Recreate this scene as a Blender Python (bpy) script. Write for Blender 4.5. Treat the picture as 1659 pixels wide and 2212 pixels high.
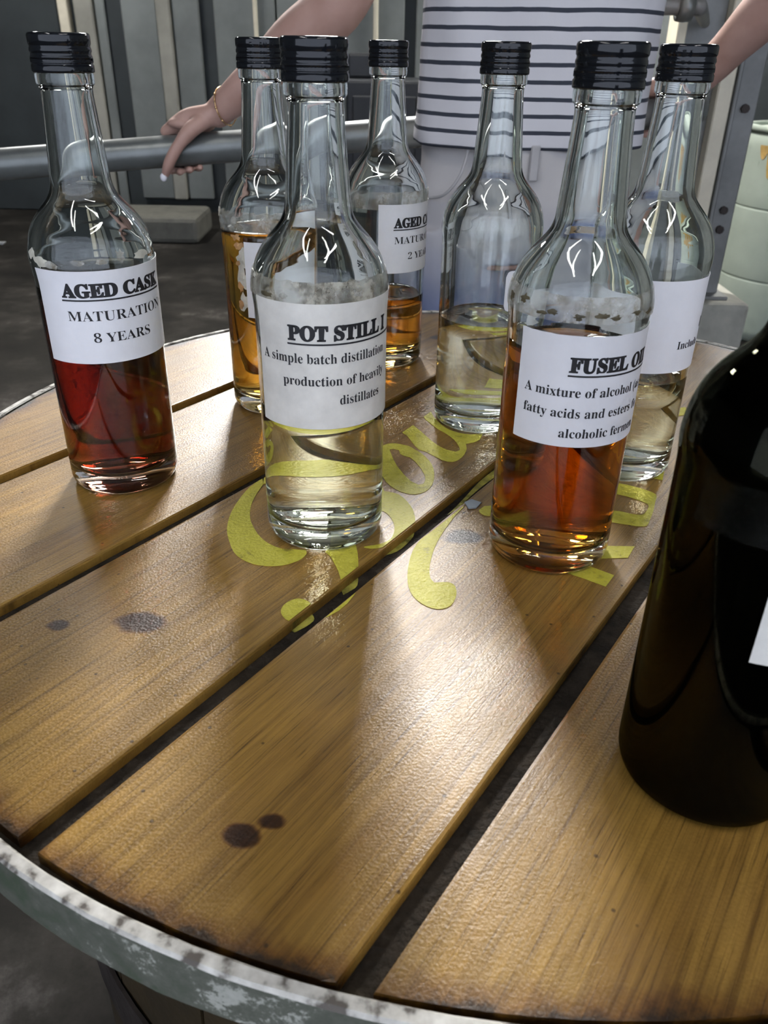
import bpy, bmesh, math, random
from mathutils import Vector, Matrix, noise

# ------------------------------------------------------------------ scene
for _o in list(bpy.data.objects):
    bpy.data.objects.remove(_o, do_unlink=True)
SC = bpy.context.scene
COL = SC.collection
R = math.radians
FLOOR = -0.88          # the table top is z = 0

# ------------------------------------------------------------------ camera
F_PX, PITCH, ROLL, CAM_H = 1770.15, R(29.7347), R(1.0282), 0.25743
cp, sp, cr, sr = math.cos(PITCH), math.sin(PITCH), math.cos(ROLL), math.sin(ROLL)
fwd = Vector((0, cp, -sp)); up0 = Vector((0, sp, cp)); rt0 = Vector((1, 0, 0))
rt = cr * rt0 + sr * up0
up = -sr * rt0 + cr * up0
cam_d = bpy.data.cameras.new('camera')
cam = bpy.data.objects.new('camera', cam_d)
COL.objects.link(cam)
m = Matrix((rt, up, -fwd)).transposed().to_4x4()
m.translation = Vector((0, 0, CAM_H))
cam.matrix_world = m
cam_d.sensor_fit = 'VERTICAL'; cam_d.sensor_height = 36.0
cam_d.lens = F_PX / 2212.0 * 36.0
cam_d.clip_start = 0.01
cam_d.dof.use_dof = True
cam_d.dof.focus_distance = 0.52
cam_d.dof.aperture_fstop = 22.0
SC.camera = cam

# ------------------------------------------------------------------ world, exposure
SC.view_settings.view_transform = 'Standard'
SC.view_settings.look = 'None'
SC.view_settings.gamma = 1.0
SC.view_settings.use_curve_mapping = False
SC.view_settings.exposure = 0.52
SC.cycles.max_bounces = 14
SC.cycles.transmission_bounces = 14
SC.cycles.glossy_bounces = 4
SC.cycles.diffuse_bounces = 2
SC.cycles.volume_bounces = 0
SC.cycles.use_adaptive_sampling = True
SC.cycles.adaptive_threshold = 0.12
SC.cycles.adaptive_min_samples = 12
SC.cycles.transparent_max_bounces = 24
SC.cycles.caustics_refractive = True
SC.cycles.caustics_reflective = False
SC.cycles.blur_glossy = 0.3
SC.cycles.sample_clamp_indirect = 20.0
SC.cycles.use_denoising = True
SC.cycles.use_light_tree = False
W = bpy.data.worlds.new('world'); SC.world = W
W.use_nodes = True
W.node_tree.nodes['Background'].inputs[0].default_value = (0.74, 0.82, 1.0, 1)   # dull daylight at the open side of the shed
W.node_tree.nodes['Background'].inputs[1].default_value = 1.25

# lamp fittings of the shed: x, y, z, length, width, yaw, strength, colour
LAMP_W = 130.0
LAMPS = [
    (-0.12, 4.0, 2.25, 0.75, 0.50, 90, 1.08, 'bright square flood lamp hung above the dark cabinet'),
    (-2.3, 5.0, 2.25, 1.2, 0.22, 90, 0.36, 'twin-tube ceiling lamp nearest the grey panelled back wall'),
    (2.55, 5.4, 2.25, 1.2, 0.22, 90, 0.75, 'twin-tube ceiling lamp above the white plastic drum'),
    (0.75, -0.5, 2.25, 1.2, 0.10, 60, 0.17, 'twin-tube ceiling lamp over the right front of the barrel table'),
    (-0.9, -0.3, 2.25, 1.2, 0.10, 100, 0.14, 'twin-tube ceiling lamp over the left front of the barrel table'),
]

# ------------------------------------------------------------------ node helpers
def mat(name):
    m = bpy.data.materials.new(name); m.use_nodes = True
    nt = m.node_tree
    return m, nt, nt.nodes['Principled BSDF'], nt.nodes['Material Output']

def N(nt, typ, **kw):
    n = nt.nodes.new(typ)
    for k, v in kw.items():
        if k.startswith('i_'):
            n.inputs[k[2:].replace('_', ' ')].default_value = v
        elif k.startswith('n_'):
            n.inputs[int(k[2:])].default_value = v
        else:
            setattr(n, k, v)
    return n

def L(nt, a, b): nt.links.new(a, b)

def ramp(nt, fac, stops):
    r = nt.nodes.new('ShaderNodeValToRGB')
    els = r.color_ramp.elements
    while len(els) < len(stops): els.new(0.5)
    for e, (p, c) in zip(els, stops):
        e.position = p; e.color = (*c, 1)
    L(nt, fac, r.inputs[0])
    return r

def mixc(nt, fac, a, b, typ='MIX'):
    n = nt.nodes.new('ShaderNodeMix'); n.data_type = 'RGBA'; n.blend_type = typ
    for sock, v in ((n.inputs[0], fac), (n.inputs[6], a), (n.inputs[7], b)):
        if hasattr(v, 'is_output') or hasattr(v, 'links'): L(nt, v, sock)
        elif isinstance(v, (int, float)): sock.default_value = v
        else: sock.default_value = (*v, 1)
    return n.outputs[2]

def math_n(nt, op, a, b=0.0, clamp=False):
    n = nt.nodes.new('ShaderNodeMath'); n.operation = op; n.use_clamp = clamp
    for s, v in ((n.inputs[0], a), (n.inputs[1], b)):
        if isinstance(v, (int, float)): s.default_value = v
        else: L(nt, v, s)
    return n.outputs[0]

def simple(name, col, rough=0.5, metal=0.0, var=0.15, scale=20.0, bump=0.0, bscale=None, spec=0.5):
    m, nt, p, out = mat(name)
    tc = N(nt, 'ShaderNodeTexCoord')
    nz = N(nt, 'ShaderNodeTexNoise', i_Scale=scale, i_Detail=5.0, i_Roughness=0.6)
    L(nt, tc.outputs['Object'], nz.inputs['Vector'])
    a = tuple(c * (1 - var) for c in col); b = tuple(min(1, c * (1 + var)) for c in col)
    r = ramp(nt, nz.outputs[0], [(0.3, a), (0.7, b)])
    L(nt, r.outputs[0], p.inputs['Base Color'])
    p.inputs['Roughness'].default_value = rough
    p.inputs['Metallic'].default_value = metal
    p.inputs['Specular IOR Level'].default_value = spec
    if bump:
        n2 = N(nt, 'ShaderNodeTexNoise', i_Scale=bscale or scale * 4, i_Detail=6.0)
        L(nt, tc.outputs['Object'], n2.inputs['Vector'])
        bp = N(nt, 'ShaderNodeBump', i_Strength=bump, i_Distance=0.002)
        L(nt, n2.outputs[0], bp.inputs['Height']); L(nt, bp.outputs[0], p.inputs['Normal'])
    return m

# ------------------------------------------------------------------ mesh helpers
def link(o, parent=None):
    COL.objects.link(o)
    if parent is not None: o.parent = parent
    return o

def obj(name, me, material=None, parent=None, loc=(0, 0, 0), rotz=0.0, smooth=False):
    if isinstance(me, bmesh.types.BMesh):
        bm = me; me = bpy.data.meshes.new(name); bm.to_mesh(me); bm.free()
    o = bpy.data.objects.new(name, me)
    if material is not None:
        me.materials.clear(); me.materials.append(material)
    if smooth:
        for p in me.polygons: p.use_smooth = True
    o.location = loc; o.rotation_euler = (0, 0, rotz)
    return link(o, parent)

def tag(o, label=None, cat=None, group=None, kind=None):
    if label: o['label'] = label
    if cat: o['category'] = cat
    if group: o['group'] = group
    if kind: o['kind'] = kind
    return o

def empty(name, loc, rotz=0.0):
    e = bpy.data.objects.new(name, None)
    e.empty_display_size = 0.05
    e.location = loc; e.rotation_euler = (0, 0, rotz)
    return link(e)

def add_box(bm, lo, hi, bev=0.0, seg=2, M=None):
    b2 = bmesh.new()
    bmesh.ops.create_cube(b2, size=1.0)
    for v in b2.verts:
        v.co = Vector(((lo[i] + hi[i]) / 2 + v.co[i] * (hi[i] - lo[i]) for i in range(3)))
    if bev: bmesh.ops.bevel(b2, geom=list(b2.edges), offset=bev, segments=seg, affect='EDGES', profile=0.5)
    if M is not None: bmesh.ops.transform(b2, matrix=M, verts=b2.verts)
    merge(bm, b2)

def merge(bm, b2):
    vm = {v: bm.verts.new(v.co) for v in b2.verts}
    for f in b2.faces:
        try: bm.faces.new([vm[v] for v in f.verts])
        except ValueError: pass
    b2.free()

def box(lo, hi, bev=0.0, seg=2):
    bm = bmesh.new(); add_box(bm, lo, hi, bev, seg); return bm

def lathe(profile, seg=64, closed=False, knurl=None):
    """profile: list of (r, z). First/last with r=0 become poles. knurl(i, k, r) may change a radius."""
    bm = bmesh.new(); rings = []
    for i, (r, z) in enumerate(profile):
        if r < 1e-7: rings.append([bm.verts.new((0, 0, z))]); continue
        ring = []
        for k in range(seg):
            a = 2 * math.pi * k / seg
            rr = knurl(i, k, r) if knurl else r
            ring.append(bm.verts.new((rr * math.cos(a), rr * math.sin(a), z)))
        rings.append(ring)
    pairs = list(zip(rings, rings[1:]))
    if closed: pairs.append((rings[-1], rings[0]))
    for A, B in pairs:
        for k in range(seg):
            k2 = (k + 1) % seg
            if len(A) == 1 and len(B) == 1: break
            if len(A) == 1: bm.faces.new((A[0], B[k], B[k2])) if False else bm.faces.new((A[0], B[k2], B[k]))
            elif len(B) == 1: bm.faces.new((A[k], A[k2], B[0]))
            else: bm.faces.new((A[k], A[k2], B[k2], B[k]))
    bmesh.ops.recalc_face_normals(bm, faces=bm.faces)
    return bm

def catmull(P, n=6):
    P = [Vector(p) for p in P]
    out = []
    for i in range(len(P) - 1):
        p0 = P[max(i - 1, 0)]; p1 = P[i]; p2 = P[i + 1]; p3 = P[min(i + 2, len(P) - 1)]
        for k in range(n):
            t = k / n
            out.append(0.5 * ((2 * p1) + (-p0 + p2) * t + (2 * p0 - 5 * p1 + 4 * p2 - p3) * t * t + (-p0 + 3 * p1 - 3 * p2 + p3) * t ** 3))
    out.append(P[-1])
    return out

def add_tube(bm, pts, radii, seg=16, n=6, flat=1.0, flat_dir=None, caps=True):
    """smooth tube through pts with a radius at each; flat < 1 squeezes along flat_dir"""
    Q = catmull([(*p, ) for p in pts], n) if n > 1 else [Vector(p) for p in pts]
    Rr = []
    for i in range(len(radii) - 1):
        for k in range(n if n > 1 else 1):
            t = k / n if n > 1 else 0
            t = t * t * (3 - 2 * t)
            Rr.append(radii[i] * (1 - t) + radii[i + 1] * t)
    Rr.append(radii[-1])
    # rounded ends
    if caps:
        def endcap(a, b, r):
            d = (a - b).normalized()
            return [(a + d * r * s, r * math.sqrt(max(1 - s * s, 0.0025))) for s in (0.5, 0.85, 0.99)]
        e0 = endcap(Q[0], Q[1], Rr[0])[::-1]; e1 = endcap(Q[-1], Q[-2], Rr[-1])
        Q = [q for q, _ in e0] + Q + [q for q, _ in e1]
        Rr = [r for _, r in e0] + Rr + [r for _, r in e1]
    prev = None; rings = []
    for i, q in enumerate(Q):
        d = (Q[min(i + 1, len(Q) - 1)] - Q[max(i - 1, 0)]).normalized()
        if prev is None:
            ref = Vector(flat_dir) if flat_dir is not None else (Vector((0, 0, 1)) if abs(d.z) < 0.9 else Vector((1, 0, 0)))
        else: ref = prev
        u = (ref - d * ref.dot(d)).normalized(); v = d.cross(u); prev = u
        rings.append([bm.verts.new(q + (u * math.cos(2 * math.pi * k / seg) * flat + v * math.sin(2 * math.pi * k / seg)) * Rr[i]) for k in range(seg)])
    for A, B in zip(rings, rings[1:]):
        for k in range(seg):
            bm.faces.new((A[k], A[(k + 1) % seg], B[(k + 1) % seg], B[k]))
    bm.faces.new(rings[0][::-1]); bm.faces.new(rings[-1])

def tube(pts, radii, **kw):
    bm = bmesh.new(); add_tube(bm, pts, radii, **kw); 
    bmesh.ops.recalc_face_normals(bm, faces=bm.faces)
    return bm

def cyl(p0, p1, r, seg=24, bev=0.0):
    p0 = Vector(p0); p1 = Vector(p1); d = p1 - p0
    h = d.length
    pr = [(0, 0), (r - bev, 0)] + ([(r, bev)] if bev else []) + ([(r, h - bev)] if bev else []) + [(r - bev, h), (0, h)]
    bm = lathe(pr, seg)
    q = Vector((0, 0, 1)).rotation_difference(d.normalized()).to_matrix().to_4x4()
    bmesh.ops.transform(bm, matrix=Matrix.Translation(p0) @ q, verts=bm.verts)
    return bm

def add_ellipsoid(bm, c, r, seg=20):
    b2 = bmesh.new(); bmesh.ops.create_uvsphere(b2, u_segments=seg, v_segments=seg // 2, radius=1.0)
    for v in b2.verts: v.co = Vector((c[0] + v.co.x * r[0], c[1] + v.co.y * r[1], c[2] + v.co.z * r[2]))
    merge(bm, b2)

def add_loft(bm, secs, seg=48, wob=None):
    """secs: (cx, cy, z, rx, ry) stacked ellipses, closed at both ends"""
    rings = []
    for (cx, cy, z, rx, ry) in secs:
        ring = []
        for k in range(seg):
            a = 2 * math.pi * k / seg
            c, s = math.cos(a), math.sin(a)
            e = 0.85
            x = cx + rx * math.copysign(abs(c) ** e, c); y = cy + ry * math.copysign(abs(s) ** e, s)
            if wob:
                w = wob(a, z); x += w * c; y += w * s
            ring.append(bm.verts.new((x, y, z)))
        rings.append(ring)
    for A, B in zip(rings, rings[1:]):
        for k in range(seg):
            bm.faces.new((A[k], A[(k + 1) % seg], B[(k + 1) % seg], B[k]))
    bm.faces.new(rings[0][::-1]); bm.faces.new(rings[-1])

def voxel(bm, size, smooth=3):
    """join overlapping closed shapes into one continuous skin"""
    bmesh.ops.recalc_face_normals(bm, faces=bm.faces)
    me = bpy.data.meshes.new('tmp'); bm.to_mesh(me); bm.free()
    o = bpy.data.objects.new('tmp', me); COL.objects.link(o)
    md = o.modifiers.new('r', 'REMESH'); md.mode = 'VOXEL'; md.voxel_size = size; md.use_smooth_shade = True
    if smooth:
        s = o.modifiers.new('s', 'SMOOTH'); s.iterations = smooth; s.factor = 0.5
    dg = bpy.context.evaluated_depsgraph_get(); dg.update()
    res = bpy.data.meshes.new_from_object(o.evaluated_get(dg), depsgraph=dg)
    bpy.data.objects.remove(o, do_unlink=True); bpy.data.meshes.remove(me)
    for p in res.polygons: p.use_smooth = True
    return res

# ------------------------------------------------------------------ materials
def glass_mat(name, color=(0.975, 0.99, 0.98), ior=1.5, rough=0.0, absorb=None):
    m, nt, p, out = mat(name)
    nt.nodes.remove(p)
    g = N(nt, 'ShaderNodeBsdfGlass'); g.inputs['Color'].default_value = (*color, 1)
    g.inputs['IOR'].default_value = ior; g.inputs['Roughness'].default_value = rough
    L(nt, g.outputs[0], out.inputs['Surface'])
    if absorb:
        d = max(absorb) * 1.02
        va = N(nt, 'ShaderNodeVolumeAbsorption')
        va.inputs['Color'].default_value = (*(1 - a / d for a in absorb), 1)
        va.inputs['Density'].default_value = d
        L(nt, va.outputs[0], out.inputs['Volume'])
    return m

GLASS = glass_mat('bottle_glass')
def bottle_glass_wavy():
    nt = GLASS.node_tree
    g = [n for n in nt.nodes if n.type == 'BSDF_GLASS'][0]
    tc = N(nt, 'ShaderNodeTexCoord'); nz = N(nt, 'ShaderNodeTexNoise', i_Scale=55.0, i_Detail=1.0)
    mp = N(nt, 'ShaderNodeMapping'); mp.inputs['Scale'].default_value = (1, 1, 0.35)
    L(nt, tc.outputs['Object'], mp.inputs[0]); L(nt, mp.outputs[0], nz.inputs['Vector'])
    b = N(nt, 'ShaderNodeBump', i_Strength=0.03, i_Distance=0.002)
    L(nt, nz.outputs[0], b.inputs['Height']); L(nt, b.outputs[0], g.inputs['Normal'])
bottle_glass_wavy()
LIQ = {
    'A': glass_mat('dark_red_spirit', (1, 1, 1), 1.36, absorb=(38, 95, 115)),
    'B': glass_mat('amber_spirit', (1, 1, 1), 1.36, absorb=(7, 20, 62)),
    'C': glass_mat('pale_spirit', (1, 1, 1), 1.36, absorb=(1.0, 1.4, 5.0)),
    'D': glass_mat('deep_amber_spirit', (1, 1, 1), 1.36, absorb=(8, 24, 66)),
    'E': glass_mat('clear_spirit', (1, 1, 1), 1.36, absorb=(0.9, 0.9, 2.2)),
    'F': glass_mat('orange_brown_spirit', (1, 1, 1), 1.36, absorb=(12, 42, 110)),
    'G': glass_mat('straw_spirit', (1, 1, 1), 1.36, absorb=(1.0, 1.6, 6.0)),
    'H': glass_mat('near_black_liquid', (1, 1, 1), 1.36, absorb=(160, 190, 260)),
}
DARK_GLASS = glass_mat('dark_bottle_glass', (0.30, 0.30, 0.22), 1.5)
CAP = simple('black_cap', (0.008, 0.009, 0.011), 0.09, 0.0, 0.2, 60, 0.03, 300)
PAPER = simple('white_label_paper', (0.80, 0.80, 0.82), 0.55, 0, 0.03, 60, 0.12, 120)
PAPER_OLD = simple('stained_label_paper', (0.71, 0.69, 0.63), 0.5, 0, 0.16, 38, 0.15, 120)
INK = simple('black_ink', (0.012, 0.012, 0.014), 0.6, 0, 0.1, 60)

def film_mat(name, col, amount, dirt):
    m, nt, p, out = mat(name)
    tc = N(nt, 'ShaderNodeTexCoord')
    nz = N(nt, 'ShaderNodeTexNoise', i_Scale=160.0, i_Detail=6.0, i_Roughness=0.7)
    L(nt, tc.outputs['Object'], nz.inputs['Vector'])
    c = ramp(nt, nz.outputs[0], [(0.42, col), (0.62, dirt)])
    L(nt, c.outputs[0], p.inputs['Base Color'])
    p.inputs['Roughness'].default_value = 0.35
    tr = N(nt, 'ShaderNodeBsdfTransparent')
    n2 = N(nt, 'ShaderNodeTexNoise', i_Scale=70.0, i_Detail=4.0)
    L(nt, tc.outputs['Object'], n2.inputs['Vector'])
    f = ramp(nt, n2.outputs[0], [(0.4, (amount * 0.4,) * 3), (0.68, (min(1, amount * 1.7),) * 3)])
    mx = N(nt, 'ShaderNodeMixShader')
    L(nt, f.outputs[0], mx.inputs[0]); L(nt, tr.outputs[0], mx.inputs[1]); L(nt, p.outputs[0], mx.inputs[2])
    L(nt, mx.outputs[0], out.inputs['Surface'])
    return m
FILM = film_mat('torn_clear_film', (0.62, 0.62, 0.58), 0.34, (0.35, 0.30, 0.2))
FILM_DIRTY = film_mat('dirty_torn_film', (0.55, 0.52, 0.42), 0.45, (0.10, 0.08, 0.04))
SCRAP_DARK = simple('dark_label_scrap', (0.09, 0.075, 0.04), 0.6, 0, 0.5, 120)
SCRAP_TAN = simple('tan_label_scrap', (0.52, 0.30, 0.13), 0.6, 0, 0.3, 120)
SCRAP_PALE = simple('pale_glue_scrap', (0.62, 0.60, 0.50), 0.45, 0, 0.2, 120, 0.3, 300)

PLANK_ANG = R(56.3)
KNOTS = [(-0.1964, -0.1862, 0.013), (-0.1250, -0.3137, 0.0075), (-0.1149, -0.3072, 0.0055), (-0.0261, -0.0970, 0.012), (-0.2377, -0.1893, 0.006), (0.08, 0.20, 0.012), (-0.02, 0.29, 0.01)]
def wood_mat():
    m, nt, p, out = mat('varnished_plank_wood')
    tc = N(nt, 'ShaderNodeTexCoord'); oi = N(nt, 'ShaderNodeObjectInfo')
    rot = N(nt, 'ShaderNodeMapping'); rot.inputs['Rotation'].default_value = (0, 0, -PLANK_ANG)
    L(nt, tc.outputs['Object'], rot.inputs[0])
    cmb = N(nt, 'ShaderNodeCombineXYZ')
    L(nt, math_n(nt, 'MULTIPLY', oi.outputs['Random'], 7.3), cmb.inputs[2])
    addv = N(nt, 'ShaderNodeVectorMath', operation='ADD')
    L(nt, rot.outputs[0], addv.inputs[0]); L(nt, cmb.outputs[0], addv.inputs[1])
    def stretched(sx, sy, scale, det, rough=0.6):
        mp = N(nt, 'ShaderNodeMapping'); mp.inputs['Scale'].default_value = (sx, sy, 1)
        L(nt, addv.outputs[0], mp.inputs[0])
        nz = N(nt, 'ShaderNodeTexNoise', i_Scale=scale, i_Detail=det, i_Roughness=rough, i_Distortion=0.3)
        L(nt, mp.outputs[0], nz.inputs['Vector']); return nz.outputs[0]
    broad = stretched(1.2, 9, 3.0, 4)
    streak = stretched(1.5, 75, 4.0, 6, 0.75)
    fine = stretched(4.5, 300, 5.0, 4, 0.8)
    blotch = stretched(3, 5, 3.0, 5)
    c1 = ramp(nt, broad, [(0.25, (0.27, 0.135, 0.024)), (0.5, (0.40, 0.225, 0.045)), (0.75, (0.50, 0.29, 0.06))])
    c2 = ramp(nt, streak, [(0.30, (0.34, 0.28, 0.22)), (0.44, (0.78, 0.75, 0.70)), (0.58, (1.0, 0.98, 0.95)), (0.75, (1.12, 1.10, 1.04))])
    col = mixc(nt, 1.0, c1.outputs[0], c2.outputs[0], 'MULTIPLY')
    c3 = ramp(nt, fine, [(0.31, (0.10, 0.07, 0.05)), (0.40, (0.70, 0.66, 0.62)), (0.48, (1, 1, 1)), (0.7, (1.1, 1.1, 1.1))])
    col = mixc(nt, 0.9, col, c3.outputs[0], 'MULTIPLY')
    c4 = ramp(nt, blotch, [(0.33, (0.58, 0.60, 0.62)), (0.62, (1, 1, 1))])
    col = mixc(nt, 0.8, col, c4.outputs[0], 'MULTIPLY')
    # knots
    wob = N(nt, 'ShaderNodeTexNoise', i_Scale=90.0, i_Detail=2.0)
    L(nt, tc.outputs['Object'], wob.inputs['Vector'])
    for kx, ky, kr in KNOTS:
        sc = N(nt, 'ShaderNodeMapping'); sc.inputs['Rotation'].default_value = (0, 0, -PLANK_ANG)
        sub = N(nt, 'ShaderNodeVectorMath', operation='SUBTRACT'); sub.inputs[1].default_value = (kx, ky, 0)
        L(nt, tc.outputs['Object'], sub.inputs[0]); L(nt, sub.outputs[0], sc.inputs[0])
        sc.inputs['Scale'].default_value = (0.7, 1.0, 0.0)
        ln = N(nt, 'ShaderNodeVectorMath', operation='LENGTH'); L(nt, sc.outputs[0], ln.inputs[0])
        v = math_n(nt, 'DIVIDE', ln.outputs['Value'], kr)
        v = math_n(nt, 'ADD', v, math_n(nt, 'MULTIPLY', math_n(nt, 'SUBTRACT', wob.outputs[0], 0.5), 0.55))
        k = ramp(nt, v, [(0.0, (0.11, 0.07, 0.06)), (0.55, (0.15, 0.10, 0.08)), (0.68, (0.55, 0.45, 0.38)), (0.80, (1, 1, 1))])
        col = mixc(nt, 1.0, col, k.outputs[0], 'MULTIPLY')
    # dark specks and a grimy margin along the rim
    sp_ = N(nt, 'ShaderNodeTexVoronoi', i_Scale=85.0); L(nt, tc.outputs['Object'], sp_.inputs['Vector'])
    spk = ramp(nt, sp_.outputs['Distance'], [(0.05, (0.12, 0.09, 0.07)), (0.09, (1, 1, 1))])
    col = mixc(nt, 0.8, col, spk.outputs[0], 'MULTIPLY')
    flat = N(nt, 'ShaderNodeVectorMath', operation='MULTIPLY'); flat.inputs[1].default_value = (1, 1, 0); L(nt, tc.outputs['Object'], flat.inputs[0])
    ln = N(nt, 'ShaderNodeVectorMath', operation='LENGTH'); L(nt, flat.outputs[0], ln.inputs[0])
    gn = N(nt, 'ShaderNodeTexNoise', i_Scale=60.0, i_Detail=6.0, i_Roughness=0.7); L(nt, tc.outputs['Object'], gn.inputs['Vector'])
    ed = math_n(nt, 'ADD', math_n(nt, 'DIVIDE', ln.outputs['Value'], 0.3785), math_n(nt, 'MULTIPLY', math_n(nt, 'SUBTRACT', gn.outputs[0], 0.5), 0.06))
    edr = ramp(nt, ed, [(0.968, (1, 1, 1)), (0.990, (0.55, 0.45, 0.36)), (1.0, (0.09, 0.07, 0.055))])
    col = mixc(nt, 1.0, col, edr.outputs[0], 'MULTIPLY')
    L(nt, col, p.inputs['Base Color'])
    # uneven old varnish
    sc = N(nt, 'ShaderNodeTexNoise', i_Scale=14.0, i_Detail=4.0); L(nt, tc.outputs['Object'], sc.inputs['Vector'])
    rr = ramp(nt, sc.outputs[0], [(0.3, (0.30,) * 3), (0.7, (0.46,) * 3)])
    L(nt, rr.outputs[0], p.inputs['Roughness'])
    p.inputs['Coat Weight'].default_value = 0.3
    p.inputs['Coat Roughness'].default_value = 0.3
    bn = N(nt, 'ShaderNodeTexNoise', i_Scale=760.0, i_Detail=2.0); L(nt, tc.outputs['Object'], bn.inputs['Vector'])
    h = math_n(nt, 'ADD', math_n(nt, 'MULTIPLY', fine, 0.8), math_n(nt, 'MULTIPLY', bn.outputs[0], 1.1))
    h = math_n(nt, 'ADD', h, math_n(nt, 'MULTIPLY', streak, 0.6))
    b = N(nt, 'ShaderNodeBump', i_Strength=0.20, i_Distance=0.0012); L(nt, h, b.inputs['Height'])
    L(nt, b.outputs[0], p.inputs['Normal']); L(nt, b.outputs[0], p.inputs['Coat Normal'])
    return m
WOOD = wood_mat()
GRIME = simple('black_gap_grime', (0.030, 0.023, 0.016), 0.8, 0, 0.6, 90, 1.0, 300, 0.2)
def paint_mat():
    m, nt, p, out = mat('worn_yellow_paint')
    tc = N(nt, 'ShaderNodeTexCoord')
    nz = N(nt, 'ShaderNodeTexNoise', i_Scale=75.0, i_Detail=8.0, i_Roughness=0.75); L(nt, tc.outputs['Object'], nz.inputs['Vector'])
    c = ramp(nt, nz.outputs[0], [(0.28, (0.22, 0.17, 0.03)), (0.42, (0.60, 0.54, 0.05)), (0.7, (0.72, 0.66, 0.09))])
    L(nt, c.outputs[0], p.inputs['Base Color'])
    p.inputs['Roughness'].default_value = 0.5
    bn = N(nt, 'ShaderNodeTexNoise', i_Scale=520.0, i_Detail=3.0); L(nt, tc.outputs['Object'], bn.inputs['Vector'])
    b = N(nt, 'ShaderNodeBump', i_Strength=0.6, i_Distance=0.001); L(nt, bn.outputs[0], b.inputs['Height']); L(nt, b.outputs[0], p.inputs['Normal'])
    return m
YELLOW = paint_mat()
YELLOW_DIRTY = simple('grimy_yellow_paint', (0.34, 0.31, 0.05), 0.6, 0, 0.7, 110, 0.5, 300)
def hoop_mat():
    m, nt, p, out = mat('chipped_grey_green_hoop_paint')
    tc = N(nt, 'ShaderNodeTexCoord')
    nz = N(nt, 'ShaderNodeTexNoise', i_Scale=34.0, i_Detail=10.0, i_Roughness=0.78); L(nt, tc.outputs['Object'], nz.inputs['Vector'])
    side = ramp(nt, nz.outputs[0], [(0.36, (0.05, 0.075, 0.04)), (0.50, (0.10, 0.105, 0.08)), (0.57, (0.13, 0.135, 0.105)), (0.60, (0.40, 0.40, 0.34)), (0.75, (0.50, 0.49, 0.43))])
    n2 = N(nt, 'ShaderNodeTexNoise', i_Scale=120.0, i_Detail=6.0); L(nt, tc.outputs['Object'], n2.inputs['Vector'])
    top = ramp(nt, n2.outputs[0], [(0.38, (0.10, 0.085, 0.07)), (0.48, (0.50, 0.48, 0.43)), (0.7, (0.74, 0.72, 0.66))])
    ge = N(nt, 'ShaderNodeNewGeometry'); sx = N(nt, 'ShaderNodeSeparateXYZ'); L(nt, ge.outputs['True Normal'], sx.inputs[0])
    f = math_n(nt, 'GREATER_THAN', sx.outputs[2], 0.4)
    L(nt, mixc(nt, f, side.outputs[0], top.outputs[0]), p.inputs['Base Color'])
    p.inputs['Roughness'].default_value = 0.55
    b = N(nt, 'ShaderNodeBump', i_Strength=0.4, i_Distance=0.001); L(nt, nz.outputs[0], b.inputs['Height']); L(nt, b.outputs[0], p.inputs['Normal'])
    return m
HOOP = hoop_mat()
STAVE = simple('dark_oak_stave', (0.030, 0.018, 0.004), 0.6, 0, 0.4, 14, 0.3, 120)
IRON = simple('rusty_iron_band', (0.05, 0.04, 0.035), 0.55, 0.6, 0.4, 30, 0.4, 160)
CONCRETE = simple('stained_concrete', (0.16, 0.155, 0.13), 0.8, 0, 0.25, 9, 0.5, 60)
PALE_CONCRETE = simple('pale_concrete', (0.40, 0.39, 0.33), 0.8, 0, 0.22, 11, 0.5, 60)
def floor_mat():
    m, nt, p, out = mat('damp_dark_concrete_floor')
    tc = N(nt, 'ShaderNodeTexCoord')
    a = N(nt, 'ShaderNodeTexNoise', i_Scale=3.2, i_Detail=9.0, i_Roughness=0.68); L(nt, tc.outputs['Object'], a.inputs['Vector'])
    c = ramp(nt, a.outputs[0], [(0.32, (0.010, 0.009, 0.008)), (0.5, (0.022, 0.020, 0.017)), (0.62, (0.042, 0.038, 0.033)), (0.76, (0.13, 0.12, 0.11))])
    L(nt, c.outputs[0], p.inputs['Base Color'])
    r = ramp(nt, a.outputs[0], [(0.35, (0.75,) * 3), (0.65, (0.95,) * 3)]); L(nt, r.outputs[0], p.inputs['Roughness']); p.inputs['Specular IOR Level'].default_value = 0.15
    b = N(nt, 'ShaderNodeBump', i_Strength=0.5, i_Distance=0.01); L(nt, a.outputs[0], b.inputs['Height']); L(nt, b.outputs[0], p.inputs['Normal'])
    return m
FLOORM = floor_mat()
PANEL_G = simple('grey_painted_sheet', (0.20, 0.215, 0.205), 0.6, 0, 0.22, 2.5, 0.15, 20)
PANEL_L = simple('pale_dusty_sheet', (0.34, 0.33, 0.28), 0.65, 0, 0.22, 3, 0.15, 20)
PANEL_D = simple('dark_green_grey_sheet', (0.035, 0.042, 0.042), 0.6, 0, 0.25, 3, 0.1, 20)
CREAM = simple('cream_painted_steel', (0.82, 0.75, 0.58), 0.5, 0, 0.12, 8, 0.2, 60)
STEEL = simple('grey_painted_steel', (0.22, 0.22, 0.21), 0.45, 0.2, 0.2, 10, 0.2, 60)
GALV = simple('galvanised_pipe', (0.19, 0.20, 0.19), 0.33, 0.45, 0.15, 25, 0.1, 90)
ROOF = simple('dark_roof_sheet', (0.06, 0.065, 0.07), 0.7, 0, 0.2, 3)
DRUMM = simple('pale_green_white_plastic', (0.42, 0.48, 0.40), 0.6, 0, 0.08, 6)
RUST = simple('ochre_rust_stain', (0.50, 0.32, 0.10), 0.6, 0, 0.35, 30)
BLACKM = simple('black_machine_paint', (0.018, 0.02, 0.022), 0.45, 0, 0.2, 10)
SKIN = None

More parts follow.
